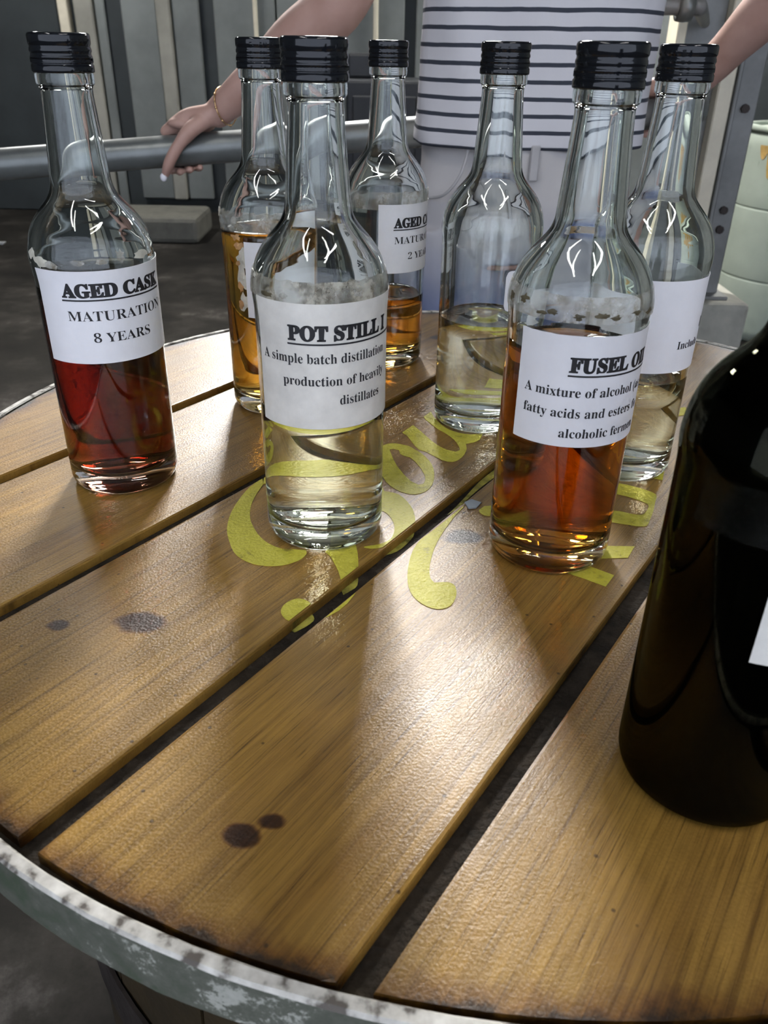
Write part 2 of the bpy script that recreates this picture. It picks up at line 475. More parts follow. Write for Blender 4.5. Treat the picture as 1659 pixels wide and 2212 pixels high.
# ================================================================== the shed
def struct(name, bm, m, label=None):
    o = obj(name, bm, m); o['kind'] = 'structure'
    if label: o['label'] = label
    return o

struct('floor', box((-5, -2.5, FLOOR - 0.1), (5, 7.2, FLOOR)), FLOORM, 'damp dark concrete floor with pale worn patches')
struct('ceiling', box((-5, -2.5, 2.6), (5, 7.2, 2.68)), ROOF, 'dark sheet roof of the shed above the lamps')
struct('wall_left', box((-5.1, -2.5, FLOOR), (-5, 7.2, 2.6)), PANEL_D, 'dark grey side wall of the shed')
struct('wall_right', box((5, -2.5, FLOOR), (5.1, 7.2, 2.6)), PANEL_G, 'grey sheet side wall of the shed')
wb = struct('wall_back', box((-5, 6.56, FLOOR), (5, 6.66, 2.6)), PANEL_D, 'grey panelled back wall of the shed')

# panels of the back wall: x0, x1, how far it stands out, material
cols = [(-5.0, -3.3, 0.02, PANEL_D), (-3.27, -2.29, 0.03, PANEL_D), (-2.265, -2.20, 0.10, CREAM), (-2.165, -2.04, 0.07, PANEL_L), (-2.03, -1.965, 0.04, PANEL_G),
        (-1.85, -1.61, 0.05, PANEL_G), (-1.605, -1.51, 0.09, PANEL_L), (-1.505, -1.32, 0.05, PANEL_G),
        (-1.22, -0.80, 0.05, PANEL_G), (-0.79, -0.42, 0.05, PANEL_G), (-0.33, 0.08, 0.05, PANEL_G), (0.16, 0.5, 0.05, PANEL_G),
        (0.6, 1.0, 0.05, PANEL_G), (1.1, 1.5, 0.05, PANEL_G), (1.55, 1.66, 0.09, PANEL_L), (1.7, 2.2, 0.05, PANEL_G), (2.3, 2.9, 0.04, PANEL_D), (2.95, 3.6, 0.03, PANEL_D), (3.65, 5.0, 0.03, PANEL_D)]
for x0, x1, d, mm in cols:
    z1 = 2.58; z0 = FLOOR + (0.10 if d > 0.04 else 0.0)
    obj('wall_panel', box((x0, 6.56 - d, z0), (x1, 6.559, z1), 0.008, 1), mm, wb)
obj('conduit_pipe', cyl((-0.93, 6.47, FLOOR + .1), (-0.93, 6.47, 2.55), 0.016, 12), CREAM, wb)
obj('conduit_pipe', cyl((-0.115, 6.47, 0.19), (-0.115, 6.47, 2.55), 0.018, 12), CREAM, wb)

t = obj('concrete_kerb', box((-2.15, 5.42, FLOOR), (-1.22, 5.9, -0.72), 0.03, 2), CONCRETE)
tag(t, 'low stained concrete kerb on the floor before the grey back wall', 'kerb')
t = obj('pale_strip', box((-2.62, 5.30, FLOOR), (-2.43, 5.35, FLOOR + 0.012), 0.003, 1), simple('bright_strip', (0.7, 0.72, 0.74), 0.3, 0.5))  # thin pale strip flat on the floor
tag(t, 'short pale strip lying on the dark floor at left', 'metal strip')

# dark cabinet with yellow edging
cab = empty('machine_cabinet', (0.0, 4.2, FLOOR))
tag(cab, 'black machine cabinet with yellow edging seen behind the person', 'cabinet')
obj('body', box((-0.20, -0.2, 0.0), (0.20, 0.25, 1.0), 0.012, 2), BLACKM, cab)
obj('hood', box((-0.20, -0.02, 1.0), (0.02, 0.25, 1.1), 0.012, 2), BLACKM, cab)
obj('door', box((-0.17, -0.215, 0.08), (0.11, -0.2, 0.94), 0.006, 2), BLACKM, cab)
YEL2 = simple('yellow_edging', (0.62, 0.52, 0.06), 0.5, 0, 0.15)
obj('edging_strip', box((0.128, -0.212, 0.86), (0.140, -0.2, 0.99), 0.002, 1), YEL2, cab)
bm = bmesh.new(); add_box(bm, (-0.006, -0.006, -0.07), (0.006, 0.006, 0.07), 0.002, 1, Matrix.Translation((0.155, -0.206, 1.02)) @ Matrix.Rotation(R(-18), 4, 'Y'))
obj('edging_strip', bm, YEL2, cab)

# concrete plinth, steel column, drum at the right
t = obj('concrete_plinth', box((0.88, 2.92, FLOOR), (1.30, 3.25, -0.53), 0.02, 2), PALE_CONCRETE)
tag(t, 'pale concrete plinth under the grey and cream steel column', 'plinth')
colm = empty('steel_column', (1.06, 3.06, -0.53))
tag(colm, 'grey steel column with cream flange strips beside the white drum', 'column')
H = 2.6 + 0.53 - 0.005
obj('web', box((-0.13, -0.01, 0), (0.0, 0.03, H), 0.003, 1), STEEL, colm)
obj('flange', box((-0.16, -0.05, 0), (-0.13, 0.06, H), 0.003, 1), CREAM, colm)
obj('flange', box((0.0, -0.06, 0), (0.05, 0.06, H), 0.004, 1), CREAM, colm)
obj('channel', box((0.058, -0.03, 0), (0.15, 0.05, H), 0.004, 1), STEEL, colm)
obj('channel_lip', box((0.058, -0.055, 0), (0.072, -0.03, H), 0.003, 1), STEEL, colm)
obj('base_plate', box((-0.17, -0.09, 0), (0.17, 0.12, 0.012), 0.002, 1), STEEL, colm)
for z in (0.30, 0.235, 0.62, 1.02): obj('bolt', cyl((0.11, -0.03, z), (0.11, -0.042, z), 0.014, 8), IRON, colm)

dr = empty('plastic_drum', (1.80, 3.80, FLOOR))
tag(dr, 'tall white plastic drum with a rust stained rim behind the column', 'drum')
pr = [(0, 0.0), (0.27, 0.0), (0.285, 0.012), (0.29, 0.05), (0.29, 0.20), (0.29, 0.257), (0.2895, 0.2595), (0.287, 0.262), (0.287, 0.268), (0.2895, 0.2705), (0.29, 0.273), (0.29, 0.33), (0.29, 0.48), (0.29, 0.547), (0.2895, 0.5495), (0.287, 0.552), (0.287, 0.558), (0.2895, 0.5605), (0.29, 0.563), (0.29, 0.62), (0.29, 0.76), (0.29, 0.80), (0.282, 0.835), (0.265, 0.85), (0.24, 0.855), (0, 0.85)]
obj('body', lathe(pr, 64), DRUMM, dr, smooth=True)
obj('rim_ring', lathe([(0.268, 0.846), (0.29, 0.846), (0.292, 0.868), (0.27, 0.870)], 64, closed=True), DRUMM, dr, smooth=True)
bm = bmesh.new()
for (a0, dz) in ((-2.55, 0.12), (-2.38, 0.20), (-2.2, 0.10), (-2.0, 0.06), (-2.7, 0.05)):
    vs = []
    for k in range(7):
        a = a0 + (k - 3) * 0.028
        vs.append((a, 0.80)); 
    top = [bm.verts.new((0.2915 * math.cos(a), 0.2915 * math.sin(a), z)) for a, z in vs]
    bot = [bm.verts.new((0.2915 * math.cos(a), 0.2915 * math.sin(a), z - dz * (1 - ((i - 3) / 3.2) ** 2) - 0.004)) for i, (a, z) in enumerate(vs)]
    for k in range(6): bm.faces.new((bot[k], bot[k + 1], top[k + 1], top[k]))
obj('rust_stain', bm, RUST, dr)

# handrail the person leans on: runs past her and turns back to the column
rail = empty('pipe_rail', (-1.10, 1.514, FLOOR))
tag(rail, 'thick galvanised pipe rail gripped by the person at left', 'rail')
PA, PB = Vector((-0.689, 1.555, 0.0621)), Vector((0.5493, 1.68, 0.1588))
PD = (PB - PA)
def pipe_pt(x): return PA + PD * ((x - PA.x) / PD.x)
off = Vector(rail.location)
def rel(p): return Vector(p) - off
RAIL_R = 0.0265
e0 = pipe_pt(-1.5); e1 = pipe_pt(0.515)
back_end = Vector((0.99, 3.045, 0.20))
obj('pipe', tube([rel(e0), rel(pipe_pt(-0.6)), rel(pipe_pt(0.1)), rel(e1)], [RAIL_R] * 4, seg=32, n=3, caps=False), GALV, rail, smooth=True)
obj('pipe_elbow', tube([rel(pipe_pt(0.50)), rel(e1 + Vector((0.035, 0.012, 0.003))), rel(e1 + Vector((0.05, 0.05, 0.004))), rel(e1 + Vector((0.065, 0.09, 0.006)))], [0.031] * 4, seg=24, n=5, caps=False), GALV, rail, smooth=True)
obj('return_pipe', cyl(rel(e1 + Vector((0.06, 0.08, 0.006))), rel(back_end), RAIL_R * 0.95, 24), GALV, rail, smooth=True)
pp = pipe_pt(-1.10)
obj('stanchion', cyl((0, 0, 0), rel(pp - Vector((0, 0, RAIL_R * .9))), 0.024, 20), GALV, rail, smooth=True)
obj('foot_plate', cyl((0, 0, 0), (0, 0, 0.012), 0.07, 24), GALV, rail)

# thin pipe with a collar fixed to the column, reaching behind the striped shirt
BO = Vector((1.0, 3.04, 0.331)) - Vector(colm.location)
def bq(p): return tuple(Vector(p) + BO)
o = obj('bracket_pipe', tube([bq(p) for p in ((-0.72, -1.14, 0.0), (-0.56, -1.14, 0), (-0.44, -1.14, 0.0), (-0.40, -1.12, 0), (-0.37, -1.06, 0), (-0.02, -0.03, 0))], [0.016] * 6, seg=16, n=4), STEEL, colm, smooth=True)
o['label'] = 'thin grey pipe with a collar running behind the striped shirt'
o = obj('collar', lathe([(0.016, -0.014), (0.026, -0.014), (0.028, 0), (0.026, 0.014), (0.016, 0.014)], 20, closed=True), GALV, colm, smooth=True)
o.matrix_local = Matrix.Translation(bq((-0.425, -1.138, 0))) @ Matrix.Rotation(R(90), 4, 'Y')

# lamp fittings
TUBE_HOUSING = simple('white_lamp_housing', (0.7, 0.7, 0.7), 0.5)
def lamp_mat(s):
    m, nt, p, out = mat('lit_lamp_diffuser'); nt.nodes.remove(p)
    e = N(nt, 'ShaderNodeEmission'); e.inputs[0].default_value = (1.0, 0.985, 0.965, 1); e.inputs[1].default_value = s
    L(nt, e.outputs[0], out.inputs['Surface']); return m
for (x, y, z, ln, wd, yaw, st, lab) in LAMPS:
    t = empty('ceiling_lamp', (x, y, z), R(yaw)); tag(t, lab, 'lamp', 'ceiling lamps of the shed')
    if 'flood' in lab: t.rotation_euler = (Vector((0.0, 0.45, 0.0)) - Vector((x, y, z))).to_track_quat('-Z', 'Y').to_euler()
    obj('housing', box((-ln / 2 - .02, -wd / 2 - .01, 0.012), (ln / 2 + .02, wd / 2 + .01, 0.07), 0.006, 1), TUBE_HOUSING, t)
    obj('diffuser', box((-ln / 2, -wd / 2, 0.0), (ln / 2, wd / 2, 0.0115)), lamp_mat(LAMP_W * st), t)
    if 'flood' in lab:
        for s in (-1, 1):   # hood sides and a bracket to the roof
            obj('hood_side', box((s * (ln / 2 + .025) - .004, -wd / 2, -0.10), (s * (ln / 2 + .025) + .004, wd / 2, 0.06)), TUBE_HOUSING, t)
            obj('hood_side', box((-ln / 2, s * (wd / 2 + .015) - .004, -0.10), (ln / 2, s * (wd / 2 + .015) + .004, 0.06)), TUBE_HOUSING, t)
        h_ = obj('hanger', cyl((0, 0, 0), (0, 0, 0.36), 0.012, 10), STEEL, t)
        bpy.context.view_layer.update()
        h_.matrix_local = t.matrix_world.inverted() @ Matrix.Translation((x, y + .02, z + 0.02))
    else:
        for s in (-1, 1): obj('hanger', cyl((s * ln * .35, 0, 0.07), (s * ln * .35, 0, 2.6 - z), 0.004, 8), STEEL, t)

# ================================================================== barrel table
TC = (0.074, 0.519)
table = empty('barrel_table', (TC[0], TC[1], FLOOR))
tag(table, 'round plank-topped barrel table with yellow painted lettering and grey metal hoop', 'table')
TZ = -FLOOR
R_PL, R_IN, R_OUT = 0.3785, 0.3815, 0.3875
# joints between the planks: two points of each joint line (world), from back left to front right
joints = [((-0.25786, 0.48581), (-0.13137, 0.67086)), ((-0.19657, 0.33841), (0.03885, 0.68275)), ((-0.12769, 0.20157), (0.07369, 0.50919)), ((-0.01005, 0.14400), (0.13239, 0.35847))]
lines = []
for a, b in joints:
    d = Vector((b[0] - a[0], b[1] - a[1])).normalized(); n = Vector((-d.y, d.x))
    lines.append((n, n.dot(Vector((a[0] - TC[0], a[1] - TC[1])))))
n4 = lines[-1][0]
lines.append((n4, lines[-1][1] - 0.131))
def clip(poly, n, c, keep_less):
    out = []
    for i in range(len(poly)):
        a, b = poly[i], poly[(i + 1) % len(poly)]
        da = n.dot(a) - c; db = n.dot(b) - c
        if keep_less: da, db = -da, -db
        if da >= 0: out.append(a)
        if da * db < 0: out.append(a + (b - a) * (da / (da - db)))
    return out
circle = [Vector((R_PL * math.cos(2 * math.pi * k / 180), R_PL * math.sin(2 * math.pi * k / 180))) for k in range(180)]
GAP = 0.0112
rng = random.Random(4)
plank_polys = []
for i in range(6):
    poly = list(circle)
    if i > 0: poly = clip(poly, lines[i - 1][0], lines[i - 1][1] - GAP / 2, True)
    if i < 5: poly = clip(poly, lines[i][0], lines[i][1] + GAP / 2, False)
    plank_polys.append(poly)
    bm = bmesh.new()
    top = [bm.verts.new((p.x, p.y, TZ)) for p in poly]
    bot = [bm.verts.new((p.x, p.y, TZ - 0.020)) for p in poly]
    ft = bm.faces.new(top); bm.faces.new(bot[::-1])
    for k in range(len(poly)):
        k2 = (k + 1) % len(poly); bm.faces.new((bot[k], bot[k2], top[k2], top[k]))
    bmesh.ops.bevel(bm, geom=list(ft.edges), offset=0.0017, segments=2, affect='EDGES', profile=0.6)
    obj('plank', bm, WOOD, table)
obj('grime_board', lathe([(0, TZ - 0.030), (R_IN - .0006, TZ - 0.030), (R_IN - .0006, TZ - 0.0062), (0, TZ - 0.0062)], 128), GRIME, table)
def hoop_wob(i, k, r): return r + 0.0006 * math.sin(k * 0.31) + 0.0005 * math.sin(k * 0.117 + 1) + 0.0007 * noise.noise((k * 0.6, i * 0.7, 3.1))
obj('rim_hoop', lathe([(R_IN, TZ - 0.026), (R_OUT - .0008, TZ - 0.026), (R_OUT, TZ - 0.025), (R_OUT, TZ - 0.001), (R_OUT - .001, TZ + 0.0004), (R_IN + .001, TZ + 0.0006), (R_IN, TZ - 0.0004)], 192, closed=True, knurl=hoop_wob), HOOP, table, smooth=False)
# barrel under the top
def rad(z): return 0.300 + 0.022 * (1 - ((z - 0.42) / 0.42) ** 2)
NS = 22
bm = bmesh.new(); zz = [0.0, 0.14, 0.28, 0.42, 0.56, 0.70, 0.848]
w = 2 * math.pi / NS * 0.97
rows = []
for z in zz:
    r = rad(z); rows.append([bm.verts.new((rr * math.cos(a), rr * math.sin(a), z)) for rr, a in ((r, -w / 2), (r, 0), (r, w / 2), (r - .022, w / 2), (r - .022, -w / 2))])
for A, B in zip(rows, rows[1:]):
    for k in range(5): bm.faces.new((A[k], A[(k + 1) % 5], B[(k + 1) % 5], B[k]))
bm.faces.new(rows[0][::-1]); bm.faces.new(rows[-1])
sme = None
for k in range(NS):
    if sme is None:
        o = obj('stave', bm, STAVE, table); sme = o.data
    else: o = obj('stave', sme, None, table)
    o.rotation_euler = (0, 0, 2 * math.pi * k / NS)
for z in (0.06, 0.24, 0.56):
    r1, r2 = rad(z) + .0006, rad(z + .045) + .0006
    obj('barrel_band', lathe([(r1, z), (r1 + .0025, z), (r2 + .0025, z + .045), (r2, z + .045)], 96, closed=True), IRON, table, smooth=False)

# yellow lettering painted on the boards (outlines in mm from the table centre)
PAINT = {
 'crescent': [(-156.4,-23.0),(-158.5,-28.3),(-163.6,-38.5),(-167.5,-54.0),(-170.0,-71.5),(-169.8,-87.0),(-168.4,-96.9),(-165.0,-107.9),(-160.8,-118.5),(-155.2,-125.7),(-148.1,-130.6),(-139.9,-132.7),(-131.3,-131.9),(-125.3,-128.8),(-120.9,-124.9),(-118.4,-119.3),(-119.0,-115.3),(-126.0,-114.6),(-131.7,-114.5),(-136.8,-112.4),(-143.3,-107.2),(-149.4,-98.7),(-154.3,-88.1),(-157.3,-78.9),(-158.7,-67.5),(-158.8,-58.4),(-157.4,-46.1),(-155.0,-33.2)],
 'arch': [(-157.4,-23.7),(-152.0,-7.3),(-138.1,15.7),(-118.9,26.7),(-98.0,15.8),(-84.1,-6.0),(-74.1,-40.5),(-79.6,-43.9),(-88.3,-27.1),(-101.8,-8.1),(-116.9,-0.0),(-132.8,-5.0),(-145.5,-21.1),(-154.7,-34.4)],
 'bowl': [(-77.7,-41.1),(-70.8,-41.8),(-64.3,-45.4),(-59.0,-54.7),(-55.6,-65.5),(-54.5,-76.1),(-55.1,-84.7),(-57.0,-91.4),(-63.1,-102.1),(-68.9,-107.8),(-75.5,-111.1),(-81.2,-112.4),(-85.3,-111.4),(-85.3,-110.2),(-77.1,-107.7),(-71.4,-103.2),(-68.7,-98.3),(-67.4,-90.1),(-68.0,-81.7),(-70.7,-73.2),(-74.2,-68.0),(-78.7,-66.4),(-84.1,-63.0),(-84.5,-46.2)],
 'stem': [(-107.9,-116.7),(-101.3,-104.2),(-90.9,-103.8),(-90.1,-109.3),(-88.7,-119.1),(-88.0,-130.8),(-88.0,-139.2),(-89.3,-144.1),(-95.5,-151.0),(-96.9,-146.3),(-99.0,-136.8),(-101.9,-128.4),(-104.7,-121.1)],
 'stemtail': [(-87.4,-153.8),(-89.5,-159.9),(-92.5,-166.9),(-96.6,-173.2),(-101.3,-178.1),(-106.8,-182.2),(-104.9,-178.8),(-97.6,-167.7),(-90.0,-156.7)],
 'dot': [(-126.8,-174.1),(-125.8,-169.2),(-122.2,-164.7),(-117.9,-163.3),(-113.3,-165.7),(-110.3,-170.6),(-109.9,-174.8),(-114.1,-180.3),(-118.7,-184.5),(-123.3,-181.7),(-125.9,-177.7)],
 'o': [(-80.8,8.8),(-79.5,19.2),(-76.6,28.2),(-72.0,33.3),(-66.5,34.1),(-61.1,32.1),(-56.1,29.5),(-52.0,23.9),(-47.6,17.9),(-42.7,6.9),(-40.1,-5.4),(-40.0,-19.0),(-42.1,-31.3),(-46.6,-40.4),(-53.7,-44.6),(-61.2,-42.7),(-68.1,-36.1),(-73.1,-27.2),(-76.8,-14.1),(-79.5,-2.9)],
 'o_hole': [(-70.8,23.1),(-68.1,24.6),(-63.9,22.5),(-63.2,16.4),(-59.8,12.7),(-56.1,11.1),(-52.5,4.0),(-48.7,-6.6),(-46.4,-16.9),(-46.2,-23.9),(-47.7,-29.4),(-51.2,-31.1),(-56.1,-26.1),(-60.9,-15.9),(-65.2,-4.0),(-68.1,7.6)],
 'u': [(-61.3,54.1),(-52.6,68.3),(-46.4,55.7),(-39.8,40.8),(-34.8,31.8),(-29.0,24.8),(-22.7,21.6),(-19.5,24.4),(-19.7,31.5),(-22.5,42.5),(-27.4,52.7),(-33.4,61.2),(-39.4,73.0),(-43.9,85.2),(-37.6,96.2),(-35.6,84.6),(-30.5,70.3),(-25.3,61.6),(-17.7,55.1),(-8.3,52.6),(0.2,53.9),(-2.7,44.3),(-7.9,38.4),(-14.0,35.4),(-14.1,27.3),(-16.5,17.4),(-21.0,8.7),(-26.4,4.7),(-33.0,7.3),(-40.1,15.6),(-45.2,21.5),(-49.3,24.0),(-54.1,36.5),(-57.0,46.6)],
 'edge': [(8.7,12.4),(3.7,4.6),(-8.0,-13.0),(-20.0,-36.5),(-27.9,-51.2),(-33.2,-60.4),(-29.6,-56.8),(-23.7,-48.9),(-15.6,-34.1),(-5.6,-18.4),(7.3,0.6)],
 'comma': [(-22.7,-58.7),(-27.5,-65.6),(-37.7,-81.1),(-46.6,-93.9),(-51.9,-101.3),(-56.6,-113.1),(-59.2,-126.6),(-60.3,-139.4),(-59.9,-150.5),(-57.6,-159.2),(-53.3,-165.7),(-47.9,-169.8),(-42.4,-170.2),(-37.8,-167.1),(-34.9,-160.5),(-33.9,-153.7),(-34.9,-147.8),(-38.2,-145.6),(-42.3,-145.8),(-45.7,-146.1),(-47.6,-142.1),(-47.8,-132.7),(-46.5,-122.9),(-43.9,-110.4),(-39.8,-97.3),(-35.4,-86.1),(-28.5,-70.3),(-23.2,-61.4)],
 'speck': [(-13.4,-63.8),(-9.6,-58.9),(-5.4,-58.0),(-1.5,-58.6),(-2.8,-70.7),(-6.5,-71.5),(-10.8,-71.0),(-13.4,-67.1)],
 'ring': [(75.9,-22.2),(86.5,-23.9),(95.7,-28.6),(101.6,-32.8),(106.7,-39.0),(103.3,-48.7),(98.3,-61.8),(93.2,-72.6),(89.4,-80.0),(84.4,-81.0),(78.2,-79.5),(69.3,-76.9),(62.0,-74.5),(65.2,-62.1),(74.2,-61.9),(78.4,-62.9),(83.9,-65.7),(90.0,-66.4),(93.8,-61.9),(97.1,-55.4),(97.0,-51.7),(93.1,-47.7),(87.4,-42.8),(81.5,-39.8),(73.5,-37.3)],
 'bar': [(60.8,-104.6),(75.5,-104.5),(68.2,-117.3),(51.9,-118.6),(46.2,-118.7),(53.2,-104.8)],
 'bar2': [(44.4,-127.2),(55.9,-135.7),(48.6,-147.1),(37.9,-139.4),(30.2,-134.7),(37.1,-123.8)],
 'corner': [(113.0,-5.0),(122.2,-3.6),(116.8,-17.6),(111.2,-15.2)],
 'ebar1': [(-24.3,175.8),(8.4,195.4),(9.2,176.4),(-22.7,154.3)],
 'ebar2': [(-22.0,145.5),(9.7,164.9),(10.5,147.1),(-20.3,126.5)],
 'ebar3': [(-19.7,118.3),(27.7,144.7),(27.4,122.6),(-17.7,96.7)],
 'hook': [(136.1,89.5),(156.7,109.6),(173.7,115.3),(172.9,100.7),(155.7,93.2),(134.7,71.3)],
}

def side_of(p):   # index of the plank a point lies on
    return sum(1 for n, c in lines if n.dot(p) < c)
def paint(name, pts, hole=None, z=TZ + 0.0002):
    pts = [Vector((x / 1000, y / 1000)) for x, y in pts]
    # keep the paint on one board: cut away what would bridge a joint
    c = sum(pts, Vector((0, 0))) / len(pts); i = side_of(c)
    bm = bmesh.new()
    loop = [bm.verts.new((p.x, p.y, z)) for p in pts]
    edges = [bm.edges.new((loop[k], loop[(k + 1) % len(loop)])) for k in range(len(loop))]
    if hole:
        hl = [bm.verts.new((x / 1000, y / 1000, z)) for x, y in hole]
        edges += [bm.edges.new((hl[k], hl[(k + 1) % len(hl)])) for k in range(len(hl))]
    bmesh.ops.triangle_fill(bm, use_beauty=True, use_dissolve=False, edges=edges)
    # bisect along the joints and drop bits over the gaps
    for j, (n, cc) in enumerate(lines):
        for s in (1, -1):
            co = n * (cc + s * (GAP / 2 + .0012))
            bmesh.ops.bisect_plane(bm, geom=list(bm.verts) + list(bm.edges) + list(bm.faces), plane_co=(co.x, co.y, 0), plane_no=(n.x, n.y, 0))
    kill = []
    for f in bm.faces:
        m_ = f.calc_center_median()
        if any(abs(n.dot(Vector((m_.x, m_.y))) - cc) < GAP / 2 + .001 for n, cc in lines): kill.append(f)
    low = [[(v.co.x, v.co.y) for v in f.verts] for f in kill]
    bmesh.ops.delete(bm, geom=kill, context='FACES')
    if low:   # paint that ran down into the joint
        b2 = bmesh.new()
        for q in low: b2.faces.new([b2.verts.new((x, y, TZ - 0.0058)) for x, y in q])
        bmesh.ops.remove_doubles(b2, verts=b2.verts, dist=1e-6)
        for f in b2.faces:
            if f.normal.z < 0: f.normal_flip()
        obj('painted_letter', b2, YELLOW_DIRTY, table)
    for f in bm.faces:
        if f.normal.z < 0: f.normal_flip()
    ext = bmesh.ops.extrude_face_region(bm, geom=list(bm.faces))
    for v in [g for g in ext['geom'] if isinstance(g, bmesh.types.BMVert)]: v.co.z += 0.00012
    obj(name, bm, YELLOW, table)
for k, v in PAINT.items():
    if k == 'o_hole': continue
    sm = []
    closed = [Vector((x, y, 0)) for x, y in v]
    if len(v) > 9:   # round off the brush shapes
        nP = len(closed)
        for i in range(nP):
            p0, p1, p2, p3 = closed[i - 1], closed[i], closed[(i + 1) % nP], closed[(i + 2) % nP]
            sm.append((p1.x, p1.y))
            if (p2 - p1).length > 3 and (p1 - p0).normalized().dot((p2 - p1).normalized()) > 0.5 and (p3 - p2).normalized().dot((p2 - p1).normalized()) > 0.5:
                q = (-p0 + 9 * p1 + 9 * p2 - p3) / 16; sm.append((q.x, q.y))
    else: sm = list(v)
    paint('painted_letter', sm, PAINT['o_hole'] if k == 'o' else None)
chip = bmesh.new()
vs = [chip.verts.new((x / 1000, y / 1000, TZ + .0002)) for x, y in ((-22, -55), (-17, -51), (-11, -55), (-15, -62), (-20, -63))]
f = chip.faces.new(vs); ex = bmesh.ops.extrude_face_region(chip, geom=[f])
for v in [g for g in ex['geom'] if isinstance(g, bmesh.types.BMVert)]: v.co.z += 0.0008
o = obj('paint_chip', chip, simple('blue_grey_paint_chip', (0.32, 0.37, 0.42), 0.5), table); o['label'] = 'small blue grey paint chip'

# ================================================================== bottles
OUT = [(0.0, 0.0055), (0.012, 0.0050), (0.022, 0.0028), (0.0265, 0.0008), (0.0285, 0.0), (0.0305, 0.0004), (0.0330, 0.0024), (0.0343, 0.0058), (0.0347, 0.011),
       (0.0347, 0.04), (0.0348, 0.09), (0.0349, 0.130), (0.0352, 0.1385), (0.0357, 0.1435), (0.0357, 0.1475), (0.0352, 0.1520), (0.0341, 0.1568), (0.0327, 0.1612), (0.0305, 0.1655), (0.0277, 0.1695), (0.0245, 0.1733), (0.0214, 0.1768), (0.0189, 0.1803), (0.0173, 0.1843),
       (0.0166, 0.189), (0.0159, 0.198), (0.0151, 0.209), (0.0143, 0.220), (0.0137, 0.2295), (0.0137, 0.2335), (0.0143, 0.2352), (0.0151, 0.2362), (0.0152, 0.2405), (0.0148, 0.2418), (0.0135, 0.2430), (0.0132, 0.2550), (0.0122, 0.2570)]
INN = [(0.0094, 0.2570), (0.0094, 0.243), (0.0099, 0.231), (0.0105, 0.220), (0.0113, 0.209), (0.0121, 0.198), (0.0129, 0.189), (0.0136, 0.1836), (0.0151, 0.1786), (0.0177, 0.1742), (0.0208, 0.1701), (0.0240, 0.1660), (0.0268, 0.1619), (0.0289, 0.1576), (0.0303, 0.1532), (0.0313, 0.1490), (0.0317, 0.1440),
       (0.0315, 0.135), (0.0313, 0.09), (0.0312, 0.04), (0.0310, 0.022), (0.0299, 0.0165), (0.0275, 0.0138), (0.023, 0.0128), (0.012, 0.0145), (0.0, 0.0152)]
def dens(P, k=3):
    Q = catmull([(r, 0, z) for r, z in P], k)
    return [(max(q.x, 0.0), q.z) for q in Q]
def glass_mesh():
    return lathe(dens(OUT) + dens(INN), 96)
_gm = bpy.data.meshes.new('bottle_glass'); _b = glass_mesh(); _b.to_mesh(_gm); _b.free()
for p in _gm.polygons: p.use_smooth = True
_capprof = [(0, 0.2597), (0.0120, 0.2599), (0.0148, 0.2601), (0.0156, 0.2596), (0.0160, 0.2586), (0.0160, 0.2568), (0.0159, 0.2548), (0.0155, 0.2543), (0.0154, 0.2535), (0.0158, 0.2527), (0.0159, 0.2515), (0.0155, 0.2507), (0.0154, 0.2500), (0.0158, 0.2492), (0.0160, 0.2484), (0.0160, 0.2482), (0.0160, 0.2466), (0.0160, 0.2463), (0.0156, 0.2459), (0.0157, 0.2453), (0.0161, 0.2449), (0.0161, 0.2420), (0.0158, 0.2415), (0.0140, 0.2416), (0.0136, 0.2435), (0.0136, 0.2560), (0, 0.2560)]
def kn(i, k, r):
    return r - 0.0005 if (15 <= i <= 16 and k % 2) else r
_cm = bpy.data.meshes.new('screw_cap'); _b = lathe(_capprof, 120, knurl=kn); _b.to_mesh(_cm); _b.free()
for p in _cm.polygons: p.use_smooth = True

def inner_r(z):
    P = sorted(dens(INN), key=lambda q: q[1])
    # radius of the inner wall at height z
    best = 0.0
    for (r0, z0), (r1, z1) in zip(P, P[1:]):
        if z0 <= z <= z1 and z1 > z0: best = max(best, r0 + (r1 - r0) * (z - z0) / (z1 - z0))
    return best

_OP = dens(OUT)[12:]
def outer_r(z):
    for (r0, z0), (r1, z1) in zip(_OP, _OP[1:]):
        if z0 <= z <= z1 and z1 > z0: return r0 + (r1 - r0) * (z - z0) / (z1 - z0)
    return 0.0347

def liquid_mesh(level):
    low = [(r, z) for r, z in dens(INN)[::-1]]
    prof = []
    for r, z in low:
        if z < level - 0.0006:
            if z < 0.02:
                prof.append((r * 1.012 if r > 0 else 0.0, z - 0.0008))
            else: prof.append((r + 0.0008, z))
    rl = inner_r(level)
    prof += [(rl + 0.0008, level + 0.0008), (rl - 0.0004, level + 0.0004), (rl - 0.0018, level), (rl * 0.5, level), (0, level)]
    return lathe(prof, 96)

def polar(r, a, z):
    a = math.radians(a); return Vector((r * math.cos(a), r * math.sin(a), z))

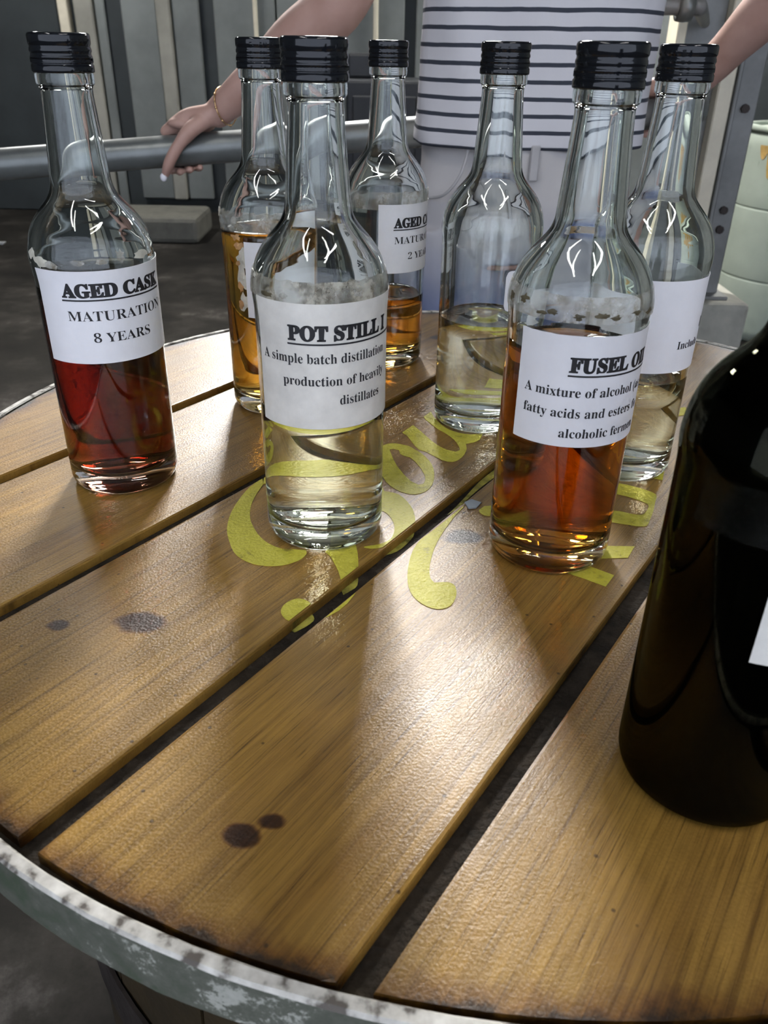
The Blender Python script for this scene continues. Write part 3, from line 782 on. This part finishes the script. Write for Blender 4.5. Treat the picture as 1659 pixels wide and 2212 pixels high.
def label_mesh(a0, a1, z0, z1, dr=0.0004, th=0.0003, tilt=0.0, corner=0.0, ragged=0.0, seed=0):
    n = max(6, int(abs(a1 - a0) / 2)); rg = random.Random(seed)
    bm = bmesh.new(); nz = 12
    grid = []
    for i in range(n + 1):
        t = i / n; a = a0 + (a1 - a0) * t
        lo, hi = z0 + tilt * (t - .5), z1 + tilt * (t - .5)
        if corner:
            d = min(t, 1 - t) * math.radians(abs(a1 - a0)) * 0.035
            if d < corner:
                c = corner - math.sqrt(max(0, corner ** 2 - (corner - d) ** 2)); lo += c; hi -= c
        if ragged:
            hi -= ragged * (0.5 + 0.5 * noise.noise((a * 0.13, seed, 0))) + 0.15 * ragged * rg.random()
        rowv = []
        for th_ in (0, th):
            rowv.append([bm.verts.new(polar(outer_r(lo + (hi - lo) * k / nz) + dr + th_, a, lo + (hi - lo) * k / nz)) for k in range(nz + 1)])
        grid.append(rowv)
    for i in range(n):
        A, B = grid[i], grid[i + 1]
        for k in range(nz):
            bm.faces.new((A[1][k], B[1][k], B[1][k + 1], A[1][k + 1]))
            bm.faces.new((A[0][k], A[0][k + 1], B[0][k + 1], B[0][k]))
        bm.faces.new((A[0][0], B[0][0], B[1][0], A[1][0])); bm.faces.new((A[0][nz], A[1][nz], B[1][nz], B[0][nz]))
    for g, fl in ((grid[0], 1), (grid[-1], 0)):
        for k in range(nz): bm.faces.new((g[0][k], g[1][k], g[1][k + 1], g[0][k + 1]))
    bmesh.ops.recalc_face_normals(bm, faces=bm.faces)
    return bm

def serif(s):
    o = ''
    for c in s:
        if 'A' <= c <= 'Z': o += chr(0x1D400 + ord(c) - 65)
        elif 'a' <= c <= 'z': o += chr(0x1D41A + ord(c) - 97)
        elif '0' <= c <= '9': o += chr(0x1D7CE + ord(c) - 48)
        else: o += c
    return o

_TXT = {}
def text_meshes(pairs):
    """turn every line of lettering into a flat mesh in one go"""
    made = []
    for s_, off_ in pairs:
        cu = bpy.data.curves.new('txt', 'FONT'); cu.body = serif(s_); cu.size = 1.0; cu.offset = off_
        cu.resolution_u = 4
        o = bpy.data.objects.new('txt', cu); COL.objects.link(o); made.append((s_, off_, o, cu))
    dg = bpy.context.evaluated_depsgraph_get(); dg.update()
    for s_, off_, o, cu in made:
        _TXT[(s_, off_)] = bpy.data.meshes.new_from_object(o.evaluated_get(dg), depsgraph=dg)
    for s_, off_, o, cu in made:
        bpy.data.objects.remove(o, do_unlink=True); bpy.data.curves.remove(cu)
HEAD, CAPS, YRS, BODY = 0.032, -0.006, -0.004, 0.0
text_meshes([('AGED CASK', HEAD), ('POT STILL I', HEAD), ('FUSEL OIL', HEAD), ('MATURATION', CAPS), ('8 YEARS', YRS), ('2 YEARS', YRS),
             ('A simple batch distillation', BODY), ('production of heavily', BODY), ('distillates', BODY), ('A mixture of alcohol (as', BODY),
             ('fatty acids and esters fo', BODY), ('alcoholic fermen', BODY), ('Include', BODY), ('D', BODY), ('50 cl', BODY)])

CAPH = 0.676
def wrap_text(name, s, parent, a0, z0, size, a1=None, offset=0.0, slope=0.0, dr=0.00085, spacing=1.0):
    """wrap a line of lettering round the bottle from angle a0 (degrees); a1 stretches it to end there"""
    bm = bmesh.new(); bm.from_mesh(_TXT[(s, offset)])
    if offset == HEAD:   # extra heavy headings: a second strike a hair to the side
        dup = bmesh.ops.duplicate(bm, geom=list(bm.verts) + list(bm.edges) + list(bm.faces))
        for v in dup['geom']:
            if isinstance(v, bmesh.types.BMVert): v.co.x += 0.030; v.co.y += 0.006
    xs = [v.co.x for v in bm.verts]; x0, x1 = min(xs), max(xs)
    r = 0.0349
    sx = size if a1 is None else math.radians(a1 - a0) * r / (x1 - x0)
    step = 0.0022 / sx; x = x0 + step
    while x < x1:
        bmesh.ops.bisect_plane(bm, geom=list(bm.verts) + list(bm.edges) + list(bm.faces), plane_co=(x, 0, 0), plane_no=(1, 0, 0)); x += step
    for v in bm.verts:
        u = (v.co.x - x0) * sx; z = z0 + v.co.y * size + slope * u
        a = a0 + math.degrees(u / r)
        v.co = polar(outer_r(z) + dr, a, z)
    for f in bm.faces:
        c = f.calc_center_median(); c.z = 0
        if f.normal.dot(c) < 0: f.normal_flip()
    return obj(name, bm, INK, parent)

def underline(parent, a0, a1, z, slope=0.0, h=0.0009):
    bm = bmesh.new(); prev = None; n = int((a1 - a0) / 2) + 1
    for i in range(n + 1):
        a = a0 + (a1 - a0) * i / n; dz = slope * math.radians(a - a0) * 0.0349
        cur = [bm.verts.new(polar(outer_r(z) + 0.00085, a, z + dz + q)) for q in (-h, 0)]
        if prev: bm.faces.new((prev[0], cur[0], cur[1], prev[1]))
        prev = cur
    return obj('underline', bm, INK, parent)

def scrap(parent, name, m, a, z, w, h, seed, jag=0.5, dr=0.0006):
    """a small torn scrap stuck to the glass"""
    rg = random.Random(seed); n = 14
    bm = bmesh.new(); pts = []
    for k in range(n):
        t = 2 * math.pi * k / n; q = 1 - jag * rg.random()
        pts.append((a + math.degrees(w / 2 * q * math.cos(t) / 0.035), z + h / 2 * q * math.sin(t)))
    c = bm.verts.new(polar(outer_r(z) + dr + .0003, a, z)); ring = [bm.verts.new(polar(outer_r(zz_) + dr, aa, zz_)) for aa, zz_ in pts]
    for k in range(n): bm.faces.new((c, ring[k], ring[(k + 1) % n]))
    cb = bm.verts.new(polar(outer_r(z) + dr - .0002, a, z)); rb = [bm.verts.new(polar(outer_r(zz_) + dr - .0002, aa, zz_)) for aa, zz_ in pts]
    for k in range(n):
        bm.faces.new((cb, rb[(k + 1) % n], rb[k])); bm.faces.new((ring[k], rb[k], rb[(k + 1) % n], ring[(k + 1) % n]))
    return obj(name, bm, m, parent)

POS = {'A': (-0.17615, 0.49787), 'B': (-0.08953, 0.63330), 'C': (-0.03600, 0.43434), 'D': (-0.00295, 0.74604), 'E': (0.07300, 0.60397), 'F': (0.09710, 0.41467), 'G': (0.16602, 0.52835), 'H': (0.1335, 0.2440)}
LEVEL = {'A': 0.130, 'B': 0.1385, 'C': 0.083, 'D': 0.062, 'E': 0.083, 'F': 0.1262, 'G': 0.070, 'H': 0.205}
LAB = {'A': 'clear bottle of dark red spirit labelled AGED CASK MATURATION 8 YEARS',
       'B': 'clear bottle of amber spirit with torn tan label scraps, behind the POT STILL bottle',
       'C': 'clear bottle of pale spirit with stained label headed POT STILL',
       'D': 'farthest bottle, low in amber spirit, labelled MATURATION 2 YEARS',
       'E': 'half full clear bottle of colourless spirit with only a small sticker at its edge',
       'F': 'clear bottle of orange brown spirit labelled FUSEL OIL mixture of alcohol',
       'G': 'clear bottle of straw coloured spirit whose wide label starts Include',
       'H': 'near black bottle closest to the camera, cut off by the right edge'}
ROOT = {}
for k, (x, y) in POS.items():
    root = empty('spirit_bottle', (x, y, 0), math.atan2(-y, -x))
    tag(root, LAB[k], 'bottle', 'sample bottles on the barrel table')
    obj('glass', _gm if k != 'H' else _gm.copy(), GLASS if k != 'H' else DARK_GLASS, root, smooth=False)
    obj('liquid', liquid_mesh(LEVEL[k]), LIQ[k], root, smooth=True)
    c = obj('screw_cap', _cm, CAP, root); c['label'] = 'black ridged screw cap'
    ROOT[k] = root

# A -------------------------------------------------------------
r = ROOT['A']
lb = obj('label', label_mesh(-62, 112, 0.0905, 0.1445, tilt=0.0006), PAPER, r); lb['label'] = 'white paper label with black print'
wrap_text('lettering', 'AGED CASK', lb, -34, 0.1297, 0.0107, a1=72, offset=HEAD)
underline(lb, -34.5, 73, 0.1283)
wrap_text('lettering', 'MATURATION', lb, -31.5, 0.1160, 0.0083, a1=70, offset=CAPS)
wrap_text('lettering', '8 YEARS', lb, -10.5, 0.1033, 0.0080, a1=47, offset=YRS)
for i, (a, z, w, h) in enumerate([(-66, 0.1515, 0.010, 0.008), (-52, 0.1485, 0.016, 0.007), (-40, 0.147, 0.012, 0.005), (-14, 0.149, 0.009, 0.004), (6, 0.149, 0.008, 0.004), (24, 0.151, 0.007, 0.009), (48, 0.150, 0.014, 0.006)]):
    scrap(r, 'glue_scrap', SCRAP_PALE if i in (0, 1, 6) else FILM, a, z, w, h, 10 + i)
# B -------------------------------------------------------------
r = ROOT['B']
lb = obj('label', label_mesh(-31, 60, 0.079, 0.1335, seed=3), PAPER, r); lb['label'] = 'white paper label'
obj('torn_film_or_reflection', label_mesh(-75, 75, 0.139, 0.155, dr=0.0003, ragged=0.003, seed=5), FILM, r)
for i, (a, z, w, h, mm) in enumerate([(-42, 0.136, 0.012, 0.006, SCRAP_TAN), (-39, 0.130, 0.012, 0.009, SCRAP_TAN), (-35, 0.122, 0.012, 0.020, SCRAP_PALE), (-40, 0.118, 0.007, 0.006, SCRAP_TAN), (-35, 0.106, 0.011, 0.022, SCRAP_PALE), (-39, 0.101, 0.007, 0.009, SCRAP_TAN), (-35, 0.090, 0.013, 0.018, SCRAP_PALE), (-38, 0.088, 0.009, 0.010, SCRAP_TAN), (-78, 0.151, 0.010, 0.008, SCRAP_PALE)]):
    scrap(r, 'label_scrap', mm, a, z, w, h, 40 + i, 0.6)
# C -------------------------------------------------------------
r = ROOT['C']
lb = obj('label', label_mesh(-62, 105, 0.0792, 0.1462), PAPER_OLD, r); lb['label'] = 'stained white paper label with black print'
wrap_text('lettering', 'POT STILL I', lb, -28, 0.1275, 0.0107, a1=68, offset=HEAD)
underline(lb, -28.5, 90, 0.1259)
wrap_text('lettering', 'A simple batch distillation', lb, -55.5, 0.1155, 0.0074, a1=66)
wrap_text('lettering', 'production of heavily', lb, -34, 0.1035, 0.0074, a1=66)
wrap_text('lettering', 'distillates', lb, 15, 0.0928, 0.0074, a1=58)
obj('torn_film_or_reflection', label_mesh(-100, 100, 0.1455, 0.1575, dr=0.0003, ragged=0.002, seed=8), FILM_DIRTY, r)
for i, (a, z, w, h, mm) in enumerate([(-48, 0.1485, 0.014, 0.003, SCRAP_DARK), (-30, 0.1492, 0.006, 0.004, FILM_DIRTY), (14, 0.1495, 0.010, 0.008, FILM), (32, 0.1505, 0.006, 0.006, FILM), (-70, 0.155, 0.006, 0.003, SCRAP_PALE)]):
    scrap(r, 'label_scrap', mm, a, z, w, h, 60 + i)
# D -------------------------------------------------------------
r = ROOT['D']
lb = obj('label', label_mesh(-10, 100, 0.0865, 0.1425), PAPER, r); lb['label'] = 'white paper label with black print'
wrap_text('lettering', 'AGED CASK', lb, 11, 0.1241, 0.0107, a1=117 - 10, offset=HEAD)
underline(lb, 10.5, 108, 0.1227)
wrap_text('lettering', 'MATURATION', lb, 12, 0.1110, 0.0083, a1=113, offset=CAPS)
wrap_text('lettering', '2 YEARS', lb, 33, 0.0978, 0.0080, a1=91, offset=YRS)
obj('torn_film_or_reflection', label_mesh(-85, 88, 0.138, 0.1535, dr=0.0003, ragged=0.0025, seed=15), FILM, r)
scrap(r, 'film_tab', SCRAP_PALE, 84, 0.151, 0.010, 0.003, 77)
# E -------------------------------------------------------------
r = ROOT['E']
lb = obj('label', label_mesh(20, 75, 0.0955, 0.1235, corner=0.004), PAPER, r); lb['label'] = 'small white round-cornered sticker'
# F -------------------------------------------------------------
r = ROOT['F']
lb = obj('label', label_mesh(-44.5, 110, 0.0805, 0.1388, ragged=0.0006, seed=2), PAPER, r); lb['label'] = 'white paper label with black print'
wrap_text('lettering', 'FUSEL OIL', lb, -0.8, 0.1204, 0.0104, a1=83, offset=HEAD)
underline(lb, -1.2, 84, 0.1189)
wrap_text('lettering', 'A mixture of alcohol (as', lb, -36.5, 0.1075, 0.0072, a1=77)
wrap_text('lettering', 'fatty acids and esters fo', lb, -35.5, 0.0965, 0.0072, a1=76)
wrap_text('lettering', 'alcoholic fermen', lb, -2.6, 0.0857, 0.0072, a1=75)
obj('torn_film_or_reflection', label_mesh(-100, 100, 0.1445, 0.1572, dr=0.0003, ragged=0.0008, seed=21), FILM, r)
for i in range(9):
    a = -66 + i * 16 + (i % 3) * 3
    scrap(r, 'label_scrap', SCRAP_DARK, a, 0.1475 + (i % 2) * 0.0012 + (0.003 if i < 2 else 0), 0.007 + 0.003 * ((i * 7) % 3) / 2, 0.0035 + (0.003 if i < 2 else 0), 90 + i, 0.7)
# G -------------------------------------------------------------
r = ROOT['G']
lb = obj('label', label_mesh(-60, 150, 0.0795, 0.1372), PAPER, r); lb['label'] = 'wide white paper label with black print'
wrap_text('lettering', 'Include', lb, 42, 0.0945, 0.0072, slope=0.0, a1=78)
wrap_text('lettering', 'D', lb, 77, 0.1055, 0.0090)
# H -------------------------------------------------------------
r = ROOT['H']
lb = obj('label', label_mesh(8, 110, 0.082, 0.140, tilt=-0.001), PAPER_OLD, r); lb['label'] = 'plain pale paper label'
obj('torn_film_or_reflection', label_mesh(-40, 6, 0.125, 0.146, dr=0.0003, ragged=0.003, seed=31), film_mat('faint_reflection', (0.20, 0.20, 0.20), 0.012, (0.15, 0.14, 0.12)), r)  # faint pale band painting a reflection on the dark glass
# moulded capacity mark near the base of two bottles
for k in ('C', 'E'):
    t = wrap_text('moulded_mark', '50 cl', ROOT[k], -14, 0.0035, 0.0052, dr=0.0002); t.data.materials.clear(); t.data.materials.append(GLASS)

# ================================================================== person
def skin_mat():
    m, nt, p, out = mat('skin')
    tc = N(nt, 'ShaderNodeTexCoord'); nz = N(nt, 'ShaderNodeTexNoise', i_Scale=22.0, i_Detail=4.0); L(nt, tc.outputs['Object'], nz.inputs['Vector'])
    c = ramp(nt, nz.outputs[0], [(0.3, (0.46, 0.27, 0.21)), (0.7, (0.56, 0.35, 0.28))]); L(nt, c.outputs[0], p.inputs['Base Color'])
    p.inputs['Roughness'].default_value = 0.5
    p.inputs['Subsurface Weight'].default_value = 0.0
    return m
SKIN = skin_mat()
PX, PY = 0.226, 1.44
person = empty('person', (PX, PY + 0.05, FLOOR))
tag(person, 'person in a white navy-striped shirt and pale shorts leaning back on the pipe rail', 'person')
O = Vector(person.location)
def pr_(p): return tuple(Vector(p) - O)
bm = bmesh.new()
# trunk, neck, head
add_loft(bm, [(PX - O.x, PY - O.y + 0.01, z - FLOOR, rx, ry) for z, rx, ry in ((-0.06, 0.165, 0.105), (0.02, 0.172, 0.112), (0.10, 0.160, 0.105), (0.20, 0.142, 0.095), (0.28, 0.142, 0.098), (0.38, 0.152, 0.108), (0.46, 0.158, 0.105), (0.52, 0.150, 0.085), (0.56, 0.10, 0.065))])
add_tube(bm, [pr_((PX, PY + .01, 0.50)), pr_((PX, PY + .005, 0.58)), pr_((PX, PY, 0.64))], [0.062, 0.052, 0.050], seg=20)
add_ellipsoid(bm, pr_((PX, PY - 0.005, 0.715)), (0.072, 0.092, 0.105), 28)
add_ellipsoid(bm, pr_((PX, PY - 0.03, 0.655)), (0.052, 0.060, 0.050), 20)
add_tube(bm, [pr_((PX, PY - 0.088, 0.725)), pr_((PX, PY - 0.108, 0.690))], [0.008, 0.013], seg=10, n=2)
for s in (-1, 1):
    add_ellipsoid(bm, pr_((PX + s * 0.073, PY + 0.005, 0.70)), (0.010, 0.020, 0.030), 12)
    # legs
    hx = PX + s * 0.085
    add_tube(bm, [pr_((hx, PY + .01, -0.02)), pr_((hx + s * .01, PY, -0.22)), pr_((hx + s * .012, PY - .01, -0.42)), pr_((hx + s * .012, PY + .02, -0.60)), pr_((hx + s * .012, PY + .03, -0.80)), pr_((hx + s * .012, PY + .03, -0.845))], [0.092, 0.080, 0.056, 0.054, 0.036, 0.036], seg=20)
    add_tube(bm, [pr_((hx + s * .012, PY + .05, -0.845)), pr_((hx + s * .02, PY - .05, -0.852)), pr_((hx + s * .025, PY - .13, -0.860))], [0.034, 0.034, 0.020], seg=14)
# right arm (at the left of the picture): shoulder, elbow, wrist
SH = Vector((0.055, 1.445, 0.505)); EL = Vector((-0.078, 1.485, 0.318)); WR = Vector((-0.300, 1.578, 0.149))
add_tube(bm, [pr_((0.15, 1.45, 0.50)), pr_(SH), pr_((SH + EL) / 2 + Vector((-.012, 0, .012))), pr_(EL), pr_(EL * .68 + WR * .32), pr_(EL * .3 + WR * .7), pr_(WR)], [0.055, 0.056, 0.047, 0.0425, 0.041, 0.031, 0.0245], seg=24)
KN = {}
for i, x in enumerate((-0.400, -0.384, -0.367, -0.351)):
    ax = pipe_pt(x)
    rr = RAIL_R + (0.0088, 0.0090, 0.0086, 0.0076)[i]
    def ang(d, ax=ax, rr=rr, dx=0.0): return pr_((ax.x + dx, ax.y + rr * math.cos(R(d)), ax.z + rr * math.sin(R(d))))
    fr = (0.0088, 0.0090, 0.0086, 0.0076)[i]
    kn_ = ang(62); KN[i] = kn_
    add_tube(bm, [pr_(WR + Vector((-0.012, (i - 1.2) * 0.008, 0.0 - abs(i - 1) * .002))), pr_((WR.x * .45 + x * .55, 1.583 + i * 0.009, 0.140 - i * .003)), kn_], [0.0165, 0.0155, fr + 0.0022], seg=14)
    end = (-72, -108, -122, -126)[i]
    add_tube(bm, [kn_, ang(20), ang(-25), ang(-65 if i else -50), ang(end, dx=0.004 + .003 * i)], [fr + 0.001, fr, fr * .95, fr * .9, fr * .78], seg=12, n=4)
add_ellipsoid(bm, pr_((-0.352, 1.588, 0.131)), (0.042, 0.026, 0.013), 16)
# thumb down the front of the pipe
axt = pipe_pt(-0.375)
TH = [(-0.318, 1.572, 0.141), (-0.344, 1.552, 0.124), (-0.369, 1.5455, 0.097), (-0.386, 1.5455, 0.072), (-0.397, 1.553, 0.052)]
add_tube(bm, [pr_(p) for p in TH], [0.0150, 0.0140, 0.0105, 0.0102, 0.0078], seg=14)
# left arm, elbow out, forearm coming back to the rail
SH2 = Vector((0.400, 1.445, 0.505)); EL2 = Vector((0.612, 1.455, 0.365)); WR2 = Vector((0.528, 1.628, 0.200))
add_tube(bm, [pr_((0.31, 1.45, 0.50)), pr_(SH2), pr_((SH2 + EL2) / 2 + Vector((0, 0, .012))), pr_(EL2), pr_(EL2 * .68 + WR2 * .32), pr_(EL2 * .3 + WR2 * .7), pr_(WR2)], [0.055, 0.056, 0.046, 0.041, 0.039, 0.031, 0.0245], seg=24)
for i, x in enumerate((0.492, 0.476, 0.460, 0.445)):
    ax = pipe_pt(x); fr = (0.0088, 0.0090, 0.0086, 0.0076)[i]; rr = RAIL_R + fr
    def ang(d, ax=ax, rr=rr): return pr_((ax.x, ax.y + rr * math.cos(R(d)), ax.z + rr * math.sin(R(d))))
    add_tube(bm, [pr_(WR2), pr_((WR2.x * .4 + x * .6, 1.655, 0.202)), ang(65), ang(20), ang(-30), ang(-75)], [0.018, 0.015, fr + .002, fr, fr, fr * .8], seg=12, n=4)
add_tube(bm, [pr_((0.515, 1.632, 0.195)), pr_((0.500, 1.636, 0.175)), pr_((0.487, 1.636, 0.150)), pr_((0.478, 1.645, 0.128))], [0.014, 0.012, 0.0102, 0.008], seg=12)
body = obj('body', voxel(bm, 0.0034, 3), SKIN, person)

# face and hair (above the picture frame)
HAIR = simple('brown_hair', (0.10, 0.055, 0.03), 0.5, 0, 0.3, 60)
bm = bmesh.new()
add_ellipsoid(bm, pr_((PX, PY + 0.018, 0.735)), (0.084, 0.090, 0.100), 28)
add_tube(bm, [pr_((PX, PY + 0.085, 0.74)), pr_((PX, PY + 0.105, 0.66)), pr_((PX, PY + 0.10, 0.56)), pr_((PX, PY + .11, 0.46))], [0.05, 0.048, 0.04, 0.02], seg=16)
obj('hair', voxel(bm, 0.005, 2), HAIR, person)
EYE = simple('eye_white', (0.8, 0.8, 0.8), 0.2); IRIS = simple('brown_iris', (0.05, 0.03, 0.02), 0.2); LIP = simple('lip', (0.40, 0.15, 0.13), 0.4)
for s in (-1, 1):
    b_ = bmesh.new(); add_ellipsoid(b_, pr_((PX + s * 0.030, PY - 0.083, 0.715)), (0.013, 0.008, 0.008), 14); e = obj('eye', b_, EYE, person, smooth=True)
    b_ = bmesh.new(); add_ellipsoid(b_, pr_((PX + s * 0.030, PY - 0.0895, 0.715)), (0.0055, 0.003, 0.0055), 12); obj('iris', b_, IRIS, e, smooth=True)
    b_ = bmesh.new(); add_tube(b_, [pr_((PX + s * 0.016, PY - 0.092, 0.733)), pr_((PX + s * 0.03, PY - 0.090, 0.737)), pr_((PX + s * 0.046, PY - 0.078, 0.732))], [0.002, 0.003, 0.0015], seg=8); obj('eyebrow', b_, HAIR, person)
b_ = bmesh.new(); add_tube(b_, [pr_((PX - 0.022, PY - 0.083, 0.660)), pr_((PX, PY - 0.093, 0.662)), pr_((PX + 0.022, PY - 0.083, 0.660))], [0.003, 0.006, 0.003], seg=10); obj('mouth', b_, LIP, person, smooth=True)

# pale thumb nail, thin bracelet
NAIL = simple('pale_nail', (0.80, 0.78, 0.80), 0.2)
b_ = bmesh.new(); add_ellipsoid(b_, pr_((-0.4005, 1.5495, 0.0465)), (0.0062, 0.0042, 0.0075), 14); o = obj('thumb_nail', b_, NAIL, person, smooth=True); o['label'] = 'pale polished thumb nail'
GOLD = simple('gold_bracelet', (0.70, 0.45, 0.22), 0.25, 0.9)
axd = (WR - EL).normalized(); cen = EL * .06 + WR * .94
u = axd.cross(Vector((0, 0, 1))).normalized(); v = axd.cross(u)
ring = [cen + (u * math.cos(t) + v * math.sin(t)) * 0.0285 + axd * 0.010 * math.sin(t) for t in [2 * math.pi * k / 40 for k in range(41)]]
b_ = tube([pr_(q) for q in ring], [0.0012] * 41, seg=6, n=1, caps=False); bl = obj('bracelet', b_, GOLD, person, smooth=True); bl['label'] = 'thin gold bead bracelet'
for k in range(0, 40, 5):
    b_ = bmesh.new(); add_ellipsoid(b_, pr_(ring[k]), (0.0026,) * 3, 8); obj('bead', b_, GOLD, bl, smooth=True)

# striped shirt
def shirt_mat():
    m, nt, p, out = mat('white_shirt_navy_stripes')
    tc = N(nt, 'ShaderNodeTexCoord'); sx = N(nt, 'ShaderNodeSeparateXYZ'); L(nt, tc.outputs['Object'], sx.inputs[0])
    nz = N(nt, 'ShaderNodeTexNoise', i_Scale=9.0, i_Detail=3.0); L(nt, tc.outputs['Object'], nz.inputs['Vector'])
    z = math_n(nt, 'ADD', sx.outputs[2], math_n(nt, 'MULTIPLY', math_n(nt, 'SUBTRACT', nz.outputs[0], 0.5), 0.006))
    q = math_n(nt, 'FRACT', math_n(nt, 'DIVIDE', math_n(nt, 'SUBTRACT', z, 0.302 - FLOOR - 10 * 0.0222 + 0.0028), 0.0222))
    f = math_n(nt, 'GREATER_THAN', q, 0.745)
    c = mixc(nt, f, (0.64, 0.62, 0.63), (0.04, 0.045, 0.06))
    L(nt, c, p.inputs['Base Color']); p.inputs['Roughness'].default_value = 0.9
    n2 = N(nt, 'ShaderNodeTexNoise', i_Scale=35.0, i_Detail=4.0); L(nt, tc.outputs['Object'], n2.inputs['Vector'])
    b = N(nt, 'ShaderNodeBump', i_Strength=0.3, i_Distance=0.004); L(nt, n2.outputs[0], b.inputs['Height']); L(nt, b.outputs[0], p.inputs['Normal'])
    return m
bm = bmesh.new()
def wob(a, z):
    return 0.005 * math.sin(3 * a + z * 9) + 0.006 * math.sin(5 * a - z * 14 + 1.3) * max(0, 1.15 - (z)) + 0.003 * math.sin(9 * a + z * 25)
add_loft(bm, [(PX - O.x + dx, PY - O.y + 0.01, z - FLOOR, rx, ry) for z, rx, ry, dx in ((0.122, 0.181, 0.132, -.010), (0.14, 0.181, 0.131, -.009), (0.20, 0.178, 0.124, -.005), (0.26, 0.176, 0.122, -.001), (0.33, 0.176, 0.124, .003), (0.40, 0.176, 0.126, 0.003), (0.47, 0.176, 0.116, 0), (0.515, 0.168, 0.095, 0), (0.55, 0.11, 0.075, 0), (0.562, 0.075, 0.065, 0))], seg=72, wob=wob)
for a, b in ((SH, EL), (SH2, EL2)):
    s = -1 if a is SH else 1
    add_tube(bm, [pr_(a + Vector((-s * 0.09, 0.0, -0.01))), pr_(a), pr_(a * .6 + b * .4 + Vector((0, 0, .01))), pr_(a * .48 + b * .52 + Vector((0, 0, .008)))], [0.072, 0.069, 0.064, 0.063], seg=24)
shirt = obj('shirt', voxel(bm, 0.0042, 4), shirt_mat(), person)
# shorts
def shorts_mat():
    m, nt, p, out = mat('pale_denim_bluish_light')
    tc = N(nt, 'ShaderNodeTexCoord'); sx = N(nt, 'ShaderNodeSeparateXYZ'); L(nt, tc.outputs['Object'], sx.inputs[0])
    nz = N(nt, 'ShaderNodeTexNoise', i_Scale=12.0, i_Detail=5.0); L(nt, tc.outputs['Object'], nz.inputs['Vector'])
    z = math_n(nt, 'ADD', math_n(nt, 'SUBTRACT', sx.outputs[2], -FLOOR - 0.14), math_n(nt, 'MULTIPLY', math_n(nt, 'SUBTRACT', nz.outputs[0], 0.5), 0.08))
    c = ramp(nt, math_n(nt, 'MULTIPLY', z, 4.0, True), [(0.0, (0.16, 0.20, 0.36)), (0.45, (0.42, 0.41, 0.43)), (0.8, (0.54, 0.51, 0.49))])  # bluish light on the lower legs, put into the cloth colour
    L(nt, c.outputs[0], p.inputs['Base Color']); p.inputs['Roughness'].default_value = 0.9
    b = N(nt, 'ShaderNodeBump', i_Strength=0.5, i_Distance=0.006); L(nt, nz.outputs[0], b.inputs['Height']); L(nt, b.outputs[0], p.inputs['Normal'])
    return m
bm = bmesh.new()
def wob2(a, z): return 0.004 * math.sin(4 * a + z * 20) + 0.004 * math.sin(7 * a - z * 31)
add_loft(bm, [(PX - O.x - .008, PY - O.y + 0.012, z - FLOOR, rx, ry) for z, rx, ry in ((-0.05, 0.182, 0.118), (0.0, 0.182, 0.122), (0.06, 0.174, 0.120), (0.12, 0.164, 0.114), (0.15, 0.158, 0.110))], seg=64, wob=wob2)
for s in (-1, 1):
    add_loft(bm, [(PX - O.x - .008 + s * (0.088 + k * .004), PY - O.y + 0.012, z - FLOOR, rx, ry) for k, (z, rx, ry) in enumerate(((-0.27, 0.100, 0.110), (-0.18, 0.098, 0.108), (-0.08, 0.096, 0.110), (0.0, 0.09, 0.108)))], seg=40, wob=wob2)
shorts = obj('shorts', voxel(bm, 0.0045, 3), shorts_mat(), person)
SEAM = simple('shorts_seam', (0.46, 0.44, 0.43), 0.9)
for s in (-1, 1):
    b_ = tube([pr_((PX - .008 + s * 0.10, PY - 0.100, 0.125)), pr_((PX - .008 + s * 0.112, PY - 0.104, 0.085)), pr_((PX - .008 + s * 0.135, PY - 0.092, 0.055)), pr_((PX - .008 + s * 0.165, PY - 0.055, 0.045))], [0.0022] * 4, seg=8)
    obj('pocket_seam', b_, SEAM, shorts, smooth=True)
b_ = bmesh.new(); add_box(b_, (-.007, -.004, -.025), (.007, .004, .025), 0.002, 1, Matrix.Translation(pr_((PX - .01, PY - 0.112, 0.105))))
obj('belt_loop', b_, SEAM, shorts)
